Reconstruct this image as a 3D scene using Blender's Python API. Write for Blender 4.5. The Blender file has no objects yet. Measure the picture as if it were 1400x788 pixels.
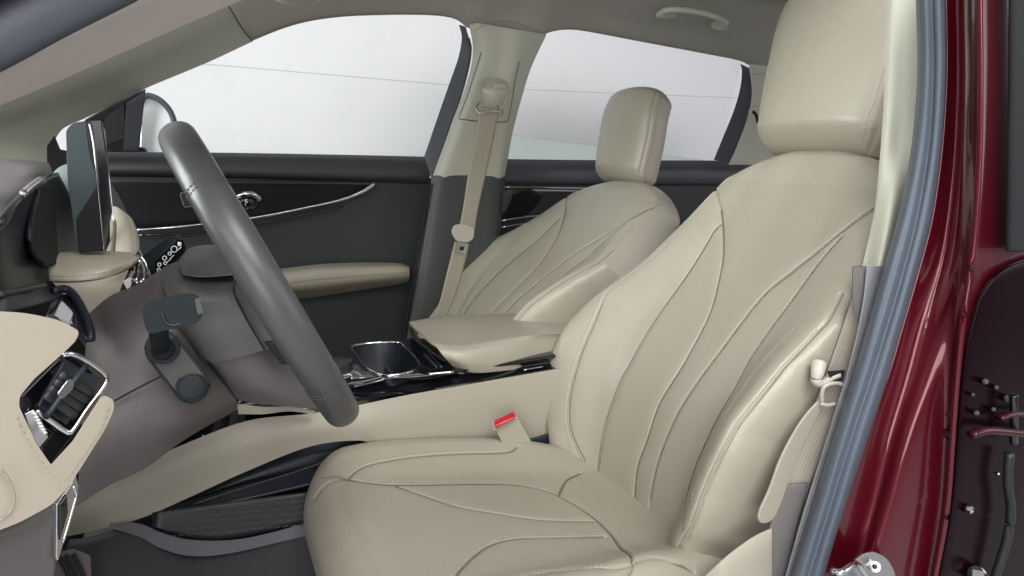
import bpy, bmesh, math, random
import numpy as np
from mathutils import Vector, Matrix
random.seed(4)
scn = bpy.context.scene
col = scn.collection
R = math.radians
# ---------------------------------------------------------------- camera frame
F = 900.0; TH = R(25); PT = R(11.5)
FW = Vector((math.sin(TH)*math.cos(PT), math.cos(TH)*math.cos(PT), -math.sin(PT)))
RT = Vector((math.cos(TH), -math.sin(TH), 0)); UP = RT.cross(FW)
CAM = Vector((0, 0, 1.15))
def ray(px, py): return FW + RT*((px-700)/F) + UP*((394-py)/F)
def U(px, py, Y): d = ray(px, py); return CAM + d*(Y/d.y)
def UZ(px, py, Z): d = ray(px, py); return CAM + d*((Z-CAM.z)/d.z)
def UX(px, py, X): d = ray(px, py); return CAM + d*(X/d.x)
def UP_(px, py, P0, n): d = ray(px, py); return CAM + d*((P0-CAM).dot(n)/d.dot(n))
# far side of the car leans in above the beltline
FN = Vector((0, 1, .28)).normalized()
def UF(px, py, off=0.0):
    p = UP_(px, py, Vector((0, 1.86+off, 1.15)), FN)
    return p if p.z > 1.15 else U(px, py, 1.86+off)

# ---------------------------------------------------------------- materials
def mat(name, base, rough=.5, metal=0, coat=0, bump=0, bscale=300, var=0, vscale=6, spec=.5, sheen=0, perf=False, weave=False, trans=0, crough=.03, wrinkle=0):
    m = bpy.data.materials.new(name); m.use_nodes = True
    nt = m.node_tree; N = nt.nodes; Lk = nt.links
    b = N['Principled BSDF']
    b.inputs['Base Color'].default_value = (*base, 1)
    b.inputs['Roughness'].default_value = rough
    b.inputs['Metallic'].default_value = metal
    b.inputs['Specular IOR Level'].default_value = spec
    if coat: b.inputs['Coat Weight'].default_value = coat; b.inputs['Coat Roughness'].default_value = crough
    if sheen: b.inputs['Sheen Weight'].default_value = sheen
    if trans: b.inputs['Transmission Weight'].default_value = trans
    tc = N.new('ShaderNodeTexCoord')
    colsock = None
    if var:
        n = N.new('ShaderNodeTexNoise'); n.inputs['Scale'].default_value = vscale; n.inputs['Detail'].default_value = 4
        Lk.new(tc.outputs['Object'], n.inputs['Vector'])
        mx = N.new('ShaderNodeMix'); mx.data_type = 'RGBA'
        mx.inputs['A'].default_value = (*[c*(1-var) for c in base], 1)
        mx.inputs['B'].default_value = (*[min(1, c*(1+var)) for c in base], 1)
        Lk.new(n.outputs['Fac'], mx.inputs['Factor']); colsock = mx.outputs['Result']
        r = N.new('ShaderNodeMapRange'); r.inputs['To Min'].default_value = rough*.85; r.inputs['To Max'].default_value = min(1, rough*1.15)
        Lk.new(n.outputs['Fac'], r.inputs['Value']); Lk.new(r.outputs['Result'], b.inputs['Roughness'])
    hs = None
    if bump:
        v = N.new('ShaderNodeTexVoronoi'); v.inputs['Scale'].default_value = bscale
        n2 = N.new('ShaderNodeTexNoise'); n2.inputs['Scale'].default_value = bscale*.6; n2.inputs['Detail'].default_value = 3
        Lk.new(tc.outputs['Object'], v.inputs['Vector']); Lk.new(tc.outputs['Object'], n2.inputs['Vector'])
        ad = N.new('ShaderNodeMath'); ad.operation = 'ADD'
        Lk.new(v.outputs['Distance'], ad.inputs[0]); Lk.new(n2.outputs['Fac'], ad.inputs[1])
        bp = N.new('ShaderNodeBump'); bp.inputs['Strength'].default_value = bump; bp.inputs['Distance'].default_value = .0006
        Lk.new(ad.outputs[0], bp.inputs['Height']); hs = bp
    if wrinkle:
        w1 = N.new('ShaderNodeTexNoise'); w1.inputs['Scale'].default_value = 16; w1.inputs['Detail'].default_value = 3; w1.inputs['Distortion'].default_value = 1.2
        Lk.new(tc.outputs['Object'], w1.inputs['Vector'])
        b2 = N.new('ShaderNodeBump'); b2.inputs['Strength'].default_value = wrinkle; b2.inputs['Distance'].default_value = .004
        Lk.new(w1.outputs['Fac'], b2.inputs['Height']); Lk.new(hs.outputs['Normal'], b2.inputs['Normal']); hs = b2
    if perf or weave:
        sp = N.new('ShaderNodeUVMap'); sp.uv_map = 'UVMap'
        sx = N.new('ShaderNodeSeparateXYZ'); Lk.new(sp.outputs['UV'], sx.inputs[0])
        k = 2*math.pi/(.0044 if perf else .0062)
        outs = []
        for i, ax in enumerate('XY'):
            mm = N.new('ShaderNodeMath'); mm.operation = 'MULTIPLY'; mm.inputs[1].default_value = k
            Lk.new(sx.outputs[ax], mm.inputs[0])
            sn = N.new('ShaderNodeMath'); sn.operation = 'SINE'; Lk.new(mm.outputs[0], sn.inputs[0]); outs.append(sn)
        pr = N.new('ShaderNodeMath'); pr.operation = 'MULTIPLY'; Lk.new(outs[0].outputs[0], pr.inputs[0]); Lk.new(outs[1].outputs[0], pr.inputs[1])
        rg = N.new('ShaderNodeMapRange'); rg.inputs['From Min'].default_value = .35; rg.inputs['From Max'].default_value = .75
        Lk.new(pr.outputs[0], rg.inputs['Value'])
        fac = rg.outputs['Result']
        if perf:
            at = N.new('ShaderNodeAttribute'); at.attribute_name = 'perf'
            m2 = N.new('ShaderNodeMath'); m2.operation = 'MULTIPLY'; Lk.new(fac, m2.inputs[0]); Lk.new(at.outputs['Fac'], m2.inputs[1]); fac = m2.outputs[0]
        mx2 = N.new('ShaderNodeMix'); mx2.data_type = 'RGBA'
        if colsock: Lk.new(colsock, mx2.inputs['A'])
        else: mx2.inputs['A'].default_value = (*base, 1)
        mx2.inputs['B'].default_value = (*[c*(.66 if perf else .5) for c in base], 1)
        Lk.new(fac, mx2.inputs['Factor']); colsock = mx2.outputs['Result']
    if colsock: Lk.new(colsock, b.inputs['Base Color'])
    if hs: Lk.new(hs.outputs['Normal'], b.inputs['Normal'])
    return m
BEIGE = (.365, .338, .272)
M = dict(
 leather=mat('seat_leather', BEIGE, .42, bump=.35, bscale=420, var=.05, vscale=7, perf=True, coat=.28, crough=.30, wrinkle=.38),
 side=mat('seat_side_leather', (.365,.335,.27), .45, bump=.3, bscale=420, var=.03),
 thread=mat('stitch_thread', (.50,.455,.36), .6),
 seam=mat('seam_shade', (.20,.175,.135), .7),  # dark brown cord laid in the grooves to stand in for seam shade
 thread_dark=mat('dash_thread', (.33,.29,.23), .6),
 pad=mat('dash_leather', (.47,.425,.345), .45, bump=.06, bscale=380, var=.03),
 beigepl=mat('beige_plastic', (.39,.36,.295), .5, bump=.25, bscale=500, var=.03),
 trim=mat('pillar_plastic', (.56,.56,.47), .5, bump=.2, bscale=600, var=.03),
 headliner=mat('headliner_cloth', (.40,.38,.335), .95, bump=.5, bscale=700, var=.04, vscale=20),
 pinkcloth=mat('pillar_cloth', (.62,.55,.51), .95, bump=.6, bscale=500, var=.06, vscale=40),
 greypl=mat('grey_plastic', (.100,.089,.088), .55, bump=.18, bscale=600, var=.05),
 greytop=mat('grey_soft_pad', (.15,.14,.14), .6, bump=.4, bscale=500, var=.05),
 rim=mat('rim_leather', (.060,.062,.066), .36, bump=.10, bscale=450, var=.04),
 column=mat('column_plastic', (.072,.072,.070), .5, bump=.15, bscale=600, var=.05),
 door=mat('door_plastic', (.036,.042,.045), .5, bump=.3, bscale=500, var=.06),
 belt=mat('door_top_plastic', (.055,.058,.06), .45, bump=.3, bscale=500, var=.05),
 bpl=mat('pillar_dark_plastic', (.062,.07,.068), .42, bump=.2, bscale=500, var=.05),
 black=mat('black_plastic', (.018,.02,.022), .4, bump=.2, bscale=500),
 matte=mat('matte_black', (.008,.009,.012), .8),
 navy=mat('dark_blue_plastic', (.018,.022,.034), .38, bump=.1, bscale=500),
 piano=mat('piano_black', (.006,.006,.009), .06, coat=1),
 stalk=mat('stalk_plastic', (.012,.017,.020), .5, spec=.18, bump=.06, bscale=500),
 screen=mat('screen_glass', (.010,.011,.013), .35, spec=.25),
 chrome=mat('chrome', (.78,.78,.80), .12, metal=1),
 satin=mat('satin_metal', (.62,.62,.64), .28, metal=1, var=.03),
 seal=mat('rubber_seal', (.085,.105,.135), .42, bump=.2, bscale=260, var=.08, vscale=15),
 frame=mat('window_frame_rubber', (.06,.066,.082), .45, bump=.15, bscale=300),
 carpet=mat('carpet', (.032,.030,.035), .98, bump=1, bscale=700, var=.45, vscale=260, sheen=.3),
 carpetl=mat('carpet_edge', (.12,.115,.13), .98, bump=1, bscale=700, var=.4, vscale=260, sheen=.3),
 webbing=mat('belt_webbing', (.40,.37,.29), .6, weave=True),
 webgrey=mat('belt_webbing_grey', (.33,.30,.25), .65, weave=True),
 fuzz=mat('flocked_seal', (.28,.29,.32), .95, bump=1, bscale=900, var=.2, vscale=90, sheen=.5),
 red=mat('release_button_red', (.50,.015,.025), .4),
 white=mat('printed_white', (.8,.8,.8), .5),
 lightpl=mat('pale_plastic', (.50,.475,.41), .4, bump=.1, bscale=500),
 cyan=mat('grey_green_leather', (.27,.33,.33), .45, bump=.3, bscale=420, var=.03),
 wall=mat('studio_white', (.86,.855,.88), .8, var=.012, vscale=.7),
 band=mat('grey_green_paint', (.36,.40,.385), .6, var=.04),
 groundm=mat('studio_ground', (.45,.45,.46), .6, bump=.3, bscale=40, var=.05),
 line=mat('joint_grey', (.62,.62,.63), .7),
)
# metallic paint
pm = mat('red_paint', (.115,.002,.011), .34, metal=.5, coat=.9); M['paint'] = pm
nt = pm.node_tree; b = nt.nodes['Principled BSDF']
fl = nt.nodes.new('ShaderNodeTexVoronoi'); fl.inputs['Scale'].default_value = 1500
tcx = nt.nodes.new('ShaderNodeTexCoord'); nt.links.new(tcx.outputs['Object'], fl.inputs['Vector'])
bp = nt.nodes.new('ShaderNodeBump'); bp.inputs['Strength'].default_value = .12; bp.inputs['Distance'].default_value = .0002
nt.links.new(fl.outputs['Distance'], bp.inputs['Height']); nt.links.new(bp.outputs['Normal'], b.inputs['Normal'])
# window glass: clear with a fresnel gloss
g = bpy.data.materials.new('window_glass'); g.use_nodes = True; gn = g.node_tree; gn.nodes.clear()
o_ = gn.nodes.new('ShaderNodeOutputMaterial'); mxs = gn.nodes.new('ShaderNodeMixShader'); tr = gn.nodes.new('ShaderNodeBsdfTransparent')
tr.inputs['Color'].default_value = (.97,.98,.975,1); gl = gn.nodes.new('ShaderNodeBsdfGlossy'); gl.inputs['Roughness'].default_value = .02
mxs.inputs[0].default_value = .02; gn.links.new(tr.outputs[0], mxs.inputs[1]); gn.links.new(gl.outputs[0], mxs.inputs[2]); gn.links.new(mxs.outputs[0], o_.inputs[0])
M['glass'] = g

# ---------------------------------------------------------------- helpers
def thing(name, loc, label, cat, group=None):
    o = bpy.data.objects.new(name, None); col.objects.link(o); o.location = Vector(loc)
    o.empty_display_size = .05
    o['label'] = label; o['category'] = cat
    if group: o['group'] = group
    return o
def wloc(o):
    v = Vector(o.location)
    while o.parent: o = o.parent; v = v + Vector(o.location)
    return v
def link(name, me, m, parent=None, origin=None, label=None):
    """verts of me are in world space; origin = world position of the object's own origin"""
    o = bpy.data.objects.new(name, me); col.objects.link(o)
    if m is not None: me.materials.append(m)
    og = Vector(origin) if origin is not None else (wloc(parent) if parent else Vector((0,0,0)))
    me.transform(Matrix.Translation(-og))
    if parent: o.parent = parent; o.location = og - wloc(parent)
    else: o.location = og
    if label: o['label'] = label
    return o
def tag(o, label, cat, group=None):
    o['label'] = label; o['category'] = cat
    if group: o['group'] = group
    return o
def mesh(verts, faces, smooth=True):
    me = bpy.data.meshes.new('m'); me.from_pydata([tuple(v) for v in verts], [], faces); me.update()
    if smooth: me.polygons.foreach_set('use_smooth', [True]*len(me.polygons))
    return me
def cr(P, n, closed=False):
    """Catmull-Rom through P resampled to n points, even in arc length"""
    P = np.array([list(p) for p in P], float)
    if len(P) == 2 and not closed:
        t = np.linspace(0, 1, n)[:, None]; return P[0]*(1-t)+P[1]*t
    if closed: Q = np.vstack([P[-1], P, P[0], P[1]])
    else: Q = np.vstack([2*P[0]-P[1], P, 2*P[-1]-P[-2]])
    out = []
    k = 14
    for i in range(1, len(Q)-2):
        a, b, c, d = Q[i-1], Q[i], Q[i+1], Q[i+2]
        for j in range(k):
            t = j/k
            out.append(.5*((2*b)+(c-a)*t+(2*a-5*b+4*c-d)*t*t+(3*b-a-3*c+d)*t**3))
    out.append(Q[-2]); out = np.array(out)
    s = np.r_[0, np.cumsum(np.linalg.norm(np.diff(out, axis=0), axis=1))]
    tt = np.linspace(0, s[-1], n+1)[:-1] if closed else np.linspace(0, s[-1], n)
    return np.stack([np.interp(tt, s, out[:, i]) for i in range(out.shape[1])], 1)
def face_cam(me):
    n = Vector((0,0,0)); c = Vector((0,0,0)); A = 0
    for p in me.polygons: n += p.normal*p.area; c += p.center*p.area; A += p.area
    c /= max(A, 1e-9)
    if n.dot(CAM-c) < 0: me.flip_normals()
def mods(o, thick=0, bevel=0, sub=0, seg=3, harden=False):
    if thick:
        s = o.modifiers.new('s', 'SOLIDIFY'); s.thickness = thick; s.offset = -1; s.use_even_offset = True; s.thickness_clamp = 1.5
    if bevel:
        b = o.modifiers.new('b', 'BEVEL'); b.width = bevel; b.segments = seg; b.limit_method = 'ANGLE'; b.angle_limit = R(40); b.use_clamp_overlap = True; b.harden_normals = harden
    if sub:
        s = o.modifiers.new('u', 'SUBSURF'); s.levels = sub; s.render_levels = sub
    return o
def pts(rows):
    return [Vector(p) if isinstance(p, Vector) else (U(*p) if len(p) == 3 else UF(*p)) for p in rows]
def loft(name, rows, m, parent=None, nu=40, nv=20, thick=.01, bevel=.003, label=None, lin=False, facing=True):
    rr = [cr(pts(r), nu) for r in rows]
    colm = []
    for i in range(nu):
        c = [r[i] for r in rr]
        if lin or len(c) == 2:
            cc = np.array(c); t = np.linspace(0, len(c)-1, nv); colm.append(np.stack([np.interp(t, range(len(c)), cc[:, k]) for k in range(3)], 1))
        else: colm.append(cr(c, nv))
    V = [colm[i][j] for i in range(nu) for j in range(nv)]
    Fc = [(i*nv+j, (i+1)*nv+j, (i+1)*nv+j+1, i*nv+j+1) for i in range(nu-1) for j in range(nv-1)]
    me = mesh(V, Fc)
    if facing: face_cam(me)
    o = link(name, me, m, parent, label=label)
    return mods(o, thick, bevel)
def plate(name, poly, m, parent=None, thick=.02, bevel=.004, smooth=0, label=None, seg=4):
    P = pts(poly)
    if smooth: P = [Vector(p) for p in cr(P, smooth, True)]
    A = np.array([list(p) for p in P]); c0 = A.mean(0); n0 = Vector(np.linalg.svd(A-c0)[2][2]); c0 = Vector(c0)
    if len(P) > 3 and abs(n0.dot((c0-CAM).normalized())) > .12:
        P = [CAM+(p-CAM)*((c0-CAM).dot(n0)/(p-CAM).dot(n0)) for p in P]
    me = mesh(P, [tuple(range(len(P)))], True)
    face_cam(me)
    o = link(name, me, m, parent, label=label)
    return mods(o, thick, bevel, seg=seg, harden=True)
def poly_round(P, r, n=5):
    """round the corners of a pixel polygon"""
    out = []
    L = len(P)
    for i in range(L):
        a, b, c = np.array(P[i-1][:2], float), np.array(P[i][:2], float), np.array(P[(i+1) % L][:2], float)
        d1, d2 = a-b, c-b; l1, l2 = np.linalg.norm(d1), np.linalg.norm(d2)
        rr = min(r if len(P[i]) < 4 else P[i][3], l1*.45, l2*.45)
        p, q = b+d1/l1*rr, b+d2/l2*rr
        for k in range(n+1):
            t = k/n; x = (1-t)**2*p+2*t*(1-t)*b+t*t*q
            out.append((x[0], x[1]) + tuple(P[i][2:3]))
    return out
def sweep(name, path, m, parent=None, rad=.01, rad2=None, n=60, ns=14, closed=False, taper=None, upv=None, label=None, square=False, origin=None):
    P = cr(pts(path), n, closed)
    up0 = Vector(upv) if upv is not None else Vector((0,0,1))
    V = []; Fc = []
    rad2 = rad2 or rad
    for i in range(n):
        a = P[(i-1) % n] if (closed or i) else P[i]; b = P[(i+1) % n] if (closed or i < n-1) else P[i]
        t = Vector(b-a).normalized()
        s = t.cross(up0)
        if s.length < 1e-4: s = t.cross(Vector((0,1,0)))
        s.normalize(); u = s.cross(t).normalized()
        k = taper(i/(n-1)) if taper else 1
        for j in range(ns):
            ang = 2*math.pi*j/ns
            ca, sa = math.cos(ang), math.sin(ang)
            if square: e = .25; ca = math.copysign(abs(ca)**e, ca); sa = math.copysign(abs(sa)**e, sa)
            V.append(Vector(P[i]) + s*(rad*k*ca) + u*(rad2*k*sa))
    m_ = n if closed else n-1
    for i in range(m_):
        for j in range(ns):
            a = i*ns+j; b = i*ns+(j+1) % ns; c = ((i+1) % n)*ns+(j+1) % ns; d = ((i+1) % n)*ns+j
            Fc.append((a, b, c, d))
    if not closed:
        Fc.append(tuple(range(ns))[::-1]); Fc.append(tuple((n-1)*ns+j for j in range(ns)))
    me = mesh(V, Fc)
    return link(name, me, m, parent, label=label, origin=origin)
def cyl(name, a, b, r, m, parent=None, r2=None, n=32, bevel=.001, label=None):
    a = Vector(a); b = Vector(b); t = (b-a).normalized(); s = t.cross(Vector((0,0,1)))
    if s.length < 1e-3: s = t.cross(Vector((0,1,0)))
    s.normalize(); u = s.cross(t); r2 = r if r2 is None else r2
    V = [a+s*r*math.cos(2*math.pi*j/n)+u*r*math.sin(2*math.pi*j/n) for j in range(n)] + [b+s*r2*math.cos(2*math.pi*j/n)+u*r2*math.sin(2*math.pi*j/n) for j in range(n)]
    Fc = [(j, n+j, n+(j+1) % n, (j+1) % n) for j in range(n)] + [tuple(range(n)), tuple(range(2*n-1, n-1, -1))]
    me = mesh(V, Fc); bm = bmesh.new(); bm.from_mesh(me); bmesh.ops.recalc_face_normals(bm, faces=bm.faces[:]); bm.to_mesh(me); bm.free()
    o = link(name, me, m, parent, label=label)
    return mods(o, 0, bevel, seg=2)
def ball(name, c, r, m, parent=None, sc=(1,1,1)):
    bm = bmesh.new(); bmesh.ops.create_uvsphere(bm, u_segments=28, v_segments=18, radius=r)
    me = bpy.data.meshes.new('m'); bm.to_mesh(me); bm.free()
    me.transform(Matrix.Translation(Vector(c)) @ Matrix.Diagonal((*sc, 1))); me.polygons.foreach_set('use_smooth', [True]*len(me.polygons))
    return link(name, me, m, parent)
def box(name, c, size, m, parent=None, rot=None, bevel=.003, label=None):
    bm = bmesh.new(); bmesh.ops.create_cube(bm, size=1)
    me = bpy.data.meshes.new('m'); bm.to_mesh(me); bm.free()
    T = Matrix.Translation(Vector(c))
    if rot is not None: T = T @ rot.to_4x4()
    me.transform(T @ Matrix.Diagonal((*size, 1))); me.polygons.foreach_set('use_smooth', [True]*len(me.polygons))
    o = link(name, me, m, parent, label=label)
    return mods(o, 0, bevel)
def axes(x, y, z):
    return Matrix((Vector(x).normalized(), Vector(y).normalized(), Vector(z).normalized())).transposed()
def dashes(name, lines, m, parent, origin=None, L=.0042, gap=.0020, r=.00055):
    """sewing thread: short raised stitches along world polylines with their surface normals"""
    if len(lines) > 1:
        for l in lines: dashes(name, [l], m, parent, origin, L, gap, r)
        return
    V = []; Fc = []
    for P, Nn in lines:
        P = np.array(P); s = np.r_[0, np.cumsum(np.linalg.norm(np.diff(P, axis=0), axis=1))]
        k = 0.0
        def at(t): return Vector([np.interp(t, s, P[:, i]) for i in range(3)])
        def nt_(t): return Vector([np.interp(t, s, np.array(Nn)[:, i]) for i in range(3)]).normalized()
        while k+L < s[-1]:
            a, b = at(k), at(k+L); n = nt_(k+L/2); t = (b-a)
            if t.length > 1e-5:
                t.normalize(); w = t.cross(n).normalized(); i0 = len(V); mid = (a+b)/2+n*r*1.1
                for (p, e) in ((a, .15), (mid, 1), (b, .15)):
                    for q in (w*r, n*r*e, -w*r, -n*r): V.append(p+q if e == 1 else p+q*.7)
                for st in (0, 4):
                    for j in range(4): Fc.append((i0+st+j, i0+st+(j+1) % 4, i0+st+4+(j+1) % 4, i0+st+4+j))
                Fc.append((i0, i0+3, i0+2, i0+1)); Fc.append((i0+8, i0+9, i0+10, i0+11))
            k += L+gap
    return link(name, mesh(V, Fc), m, parent, origin=origin)

# ================================================================= SEAT
SO = Vector((.62, .82, .57)); TS = R(27)
S_ = Vector((math.sin(TS), 0, math.cos(TS))); W_ = Vector((0,1,0)); N_ = S_.cross(W_)      # up the back, to the far side, forward
def fi(xs, ys): return lambda x: np.interp(x, xs, ys)
def smooth_f(xs, ys):
    P = cr([(x, y) for x, y in zip(xs, ys)], 200); return lambda x: np.interp(x, P[:, 0], P[:, 1])
bw = smooth_f([-.10,0,.05,.12,.2,.29,.37,.45,.52,.58,.64,.68], [.20,.222,.252,.272,.285,.272,.243,.217,.200,.186,.170,.150])
bc = fi([0,.3,.68], [.02,.02,-.012])                                   # centre line drifts a little
hb = smooth_f([-.10,0,.1,.2,.3,.4,.5,.58,.68], [.05,.062,.075,.078,.06,.034,.014,.004,0])
hc = smooth_f([-.10,0,.08,.18,.28,.4,.5,.6,.68], [-.02,0,.018,.03,.022,.002,-.004,-.006,-.02])
PR = [(0,0,0),(.30,.002,0),(.52,.0,.16),(.70,.0,.62),(.84,0,.97),(.925,0,.97),(.985,0,.58),(1.0,-.03,.0),(.985,-.065,0),(.93,-.095,0),(.80,-.112,0),(.5,-.122,0),(.2,-.125,0)]
NP = 520
nk = fi([0,.1,.2,.3,.38,.45,.6], [.88,.85,.85,.93,1.04,1.04,1.0])
def prof(s):
    w, h0, hh, c = bw(s), hc(s), hb(s), bc(s)
    R1 = [(c+a*w, h0+b+d*hh) for a, b, d in PR]
    L1 = [(c-a*w*nk(s), h0+b+d*hh) for a, b, d in PR[:0:-1]]
    return R1 + L1
def resamp(P, n, hm):
    """closed section with most of its points on the visible front (second coordinate above hm)"""
    Q = cr(P, 1600, True); wgt = np.where(Q[:, 1] > hm, 1.0, .22); c = np.r_[0, np.cumsum(wgt)]; Q = np.vstack([Q, Q[:1]])
    tt = np.linspace(0, c[-1], n+1)[:-1]; return np.stack([np.interp(tt, c, Q[:, i]) for i in range(2)], 1)
def H_at(s, w):
    w_, h0, hh, c = bw(s), hc(s), hb(s), bc(s)
    t = min(abs(w-c)/(w_*(1 if w > c else nk(s))), .98)
    P = np.array(PR[:8]); return h0+np.interp(t, P[:, 0], P[:, 1])+np.interp(t, P[:, 0], P[:, 2])*hh
def pix_sw(px, py, h0=.0):
    h = h0
    for _ in range(12):
        p = UP_(px, py, SO+N_*h, N_)-SO; s, w = p.dot(S_), p.dot(W_); h = .5*h+.5*H_at(min(max(s, -.1), .68), w)
    return s, w
def sw_line(P): return cr([pix_sw(*p) for p in P], 60)
insL = [(957,238),(972,250),(983,280),(987,305),(988,345),(982,382),(966,436),(932,500),(900,553),(884,600),(870,640),(866,682)]
bs = dict(
 ins=sw_line(insL),
 s3=sw_line([(987,306),(978,312),(964,335),(926,393),(889,446),(860,497),(847,521),(828,574),(820,610),(815,650)]),
 s2=sw_line([(1230,262),(1188,287),(1134,329),(1081,372),(1038,409),(985,478),(953,521),(921,574),(897,635),(886,694)]),
 s3p=sw_line([(1150,322),(1113,366),(1070,425),(1028,484),(990,553),(966,600),(943,660),(933,724)]),
 stn=sw_line([(1215,330),(1166,377),(1113,420),(1060,478),(1017,532),(985,590),(960,650),(946,730)]),
 pn=sw_line([(1210,380),(1155,441),(1113,484),(1070,537),(1028,600),(995,660),(968,720),(957,768)]),
 pf=sw_line([(1000,232),(960,265),(905,330),(850,385),(812,440),(788,500),(777,550),(779,590),(797,630)]),
)
bs['pn'] = np.array([(a, max(b_, bc(a)-.91*bw(a)*nk(a))) for a, b_ in bs['pn']])
bs['pf'] = np.array([(a, min(b_, bc(a)+.90*bw(a))) for a, b_ in bs['pf'] if a < .46])
bs['pn'] = bs['pn'][bs['pn'][:, 0] < .43]
def seam_disp(s, w, seams, P2):
    d = np.full(s.shape, 9.)
    Pt = np.stack([s, w], -1)
    for L_ in seams:
        a = L_[:-1]; bb = L_[1:]; ab = bb-a; l2 = (ab**2).sum(1)+1e-12
        for k in range(len(a)):
            bx = (s > min(a[k,0],bb[k,0])-.03)&(s < max(a[k,0],bb[k,0])+.03)&(w > min(a[k,1],bb[k,1])-.03)&(w < max(a[k,1],bb[k,1])+.03)
            if not bx.any(): continue
            q = Pt[bx]-a[k]; t = np.clip((q@ab[k])/l2[k], 0, 1)[:, None]
            dd = np.linalg.norm(q-t*ab[k], axis=1); cur = d[bx]; d[bx] = np.minimum(cur, dd)
    return P2[0]*np.exp(-(d/.0019)**2)+P2[1]*np.exp(-(d/P2[2])**2)
def body_from_loops(loops, uvs=None, perf=None):
    n = len(loops); k = len(loops[0]); V = np.concatenate(loops)
    F_ = [(i*k+j, i*k+(j+1) % k, (i+1)*k+(j+1) % k, (i+1)*k+j) for i in range(n-1) for j in range(k)]
    V = np.vstack([V, loops[0].mean(0), loops[-1].mean(0)]); a, b = n*k, n*k+1
    F_ += [(a, (j+1) % k, j) for j in range(k)] + [(b, (n-1)*k+j, (n-1)*k+(j+1) % k) for j in range(k)]
    me = bpy.data.meshes.new('m'); me.from_pydata(V.tolist(), [], F_); me.update()
    me.polygons.foreach_set('use_smooth', [True]*len(me.polygons))
    if uvs is not None:
        uvs = np.vstack([uvs, uvs[:2]*0]); ul = me.uv_layers.new(name='UVMap')
        li = np.zeros(len(me.loops), int); me.loops.foreach_get('vertex_index', li)
        ul.data.foreach_set('uv', uvs[li].ravel().astype(np.float32))
        at = me.attributes.new('perf', 'FLOAT', 'POINT'); at.data.foreach_set('value', np.r_[perf, 0, 0].astype(np.float32))
    bm = bmesh.new(); bm.from_mesh(me); bmesh.ops.recalc_face_normals(bm, faces=bm.faces[:]); bm.to_mesh(me); bm.free()
    return me

def build_backrest(parent):
    ss = list(np.linspace(-.09, .640, 430)); Rt = .036
    st = [(s, 0.) for s in ss] + [(.640+Rt*math.sin(a), 1-math.cos(a)) for a in np.linspace(.05, math.pi/2*.97, 26)]
    loops = []; SW = []
    for s, cp in st:
        P = resamp(prof(min(s, .68)), NP, hc(min(s, .68))-.04)
        if cp > 0:
            c = bc(min(s,.68)); hm = hc(min(s,.68))-.06
            hw = bw(min(s,.68)); fw_ = (hw-.05*cp)/hw; fh = 1-cp*.98
            P = np.stack([c+(P[:,0]-c)*fw_, hm+(P[:,1]-hm)*fh], 1)
        loops.append(P); SW.append(np.full(NP, s))
    A = np.array(loops); Sg = np.array(SW); Wg = A[:,:,0]; Hg = A[:,:,1]; S0 = Sg
    kk = np.clip((Sg-.44)/.2, 0, 1); kk = kk*kk*(3-2*kk); bb = bw(np.minimum(Sg, .68)); cc_ = bc(np.minimum(Sg, .68))
    Sg = Sg+.012*kk-.055*kk*np.abs((Wg-cc_)/bb)**2.4
    front = Hg > np.array([hc(min(s,.68))-.02 for s, _ in st])[:, None]
    dsp = seam_disp(Sg, Wg, [bs[k] for k in ('ins','s3','s2','s3p')], (.0042, .0012, .010))
    dsp += seam_disp(Sg, Wg, [bs['pn'], bs['pf']], (.0034, .0010, .010))
    Hg2 = Hg - dsp*front
    # perforated centre
    li, l2 = bs['ins'], bs['s2']
    wi = np.interp(Sg, li[::-1,0], li[::-1,1]); w2 = np.interp(Sg, l2[::-1,0], l2[::-1,1])
    pf = ((Wg < wi-.006)&(Wg > w2+.006)&front&(Sg < .60)).astype(float)
    Pw = np.array(SO)[None,None]+Sg[...,None]*np.array(S_)+Wg[...,None]*np.array(W_)+Hg2[...,None]*np.array(N_)
    me = body_from_loops(list(Pw), np.stack([Wg.ravel(), Sg.ravel()], 1), pf.ravel())
    o = link('backrest', me, M['leather'], parent, origin=SO)
    for key in ('pn', 'pf'):
        cord = [SO+S_*a+W_*(b_)+N_*(H_at(min(max(a,-.1),.66), b_)-.0012) for a, b_ in bs[key] if a < .62 and abs(b_-bc(a)) < .93*bw(a)]
        sweep('piping', cord[::3], M['side'], o, rad=.0019, n=160, ns=8, origin=SO)
    for off in (-.0045, .0045):
        cord = [SO+S_*a+W_*(b_+off)+N_*(H_at(min(max(a,-.1),.66), b_+off)-.0008) for a, b_ in bs['pn'] if a < .60]
        sweep('seam', cord[::2], M['seam'], o, rad=.0011, n=140, ns=6, origin=SO)
    for key in ('ins', 's3', 's2', 's3p'):
        cord = [SO+S_*a+W_*(b_)+N_*(H_at(min(max(a,-.1),.66), b_)-.0026) for a, b_ in bs[key] if -.02 < a < (.54 if key == 'ins' else .60)]
        sweep('seam', cord[::2], M['seam'], o, rad=.0010, n=140, ns=6, origin=SO)
    # stitches
    def line(L_, off):
        t = np.gradient(L_, axis=0); t /= np.linalg.norm(t, axis=1)[:, None]+1e-9; q = L_+np.stack([-t[:,1], t[:,0]], 1)*off
        out = [SO+S_*a+W_*b_+N_*(H_at(min(max(a,-.1),.66), b_)+.0006) for a, b_ in q if a < .63 and abs(b_-bc(min(max(a,0),.66))) < .93*bw(min(max(a,-.1),.66))]
        return out, [N_]*len(out)
    L_ = [line(bs['pf'], .006), line(bs['pf'], -.006), line(bs['pn'], .006), line(bs['pn'], -.006), line(bs['stn'], 0), line(bs['s2'], .004), line(bs['s3p'],.004)]
    L_ = [(np.array(a), b_) for a, b_ in L_ if len(a) > 4]
    dashes('stitching', L_, M['thread'], o, origin=SO)
    return o

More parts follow.
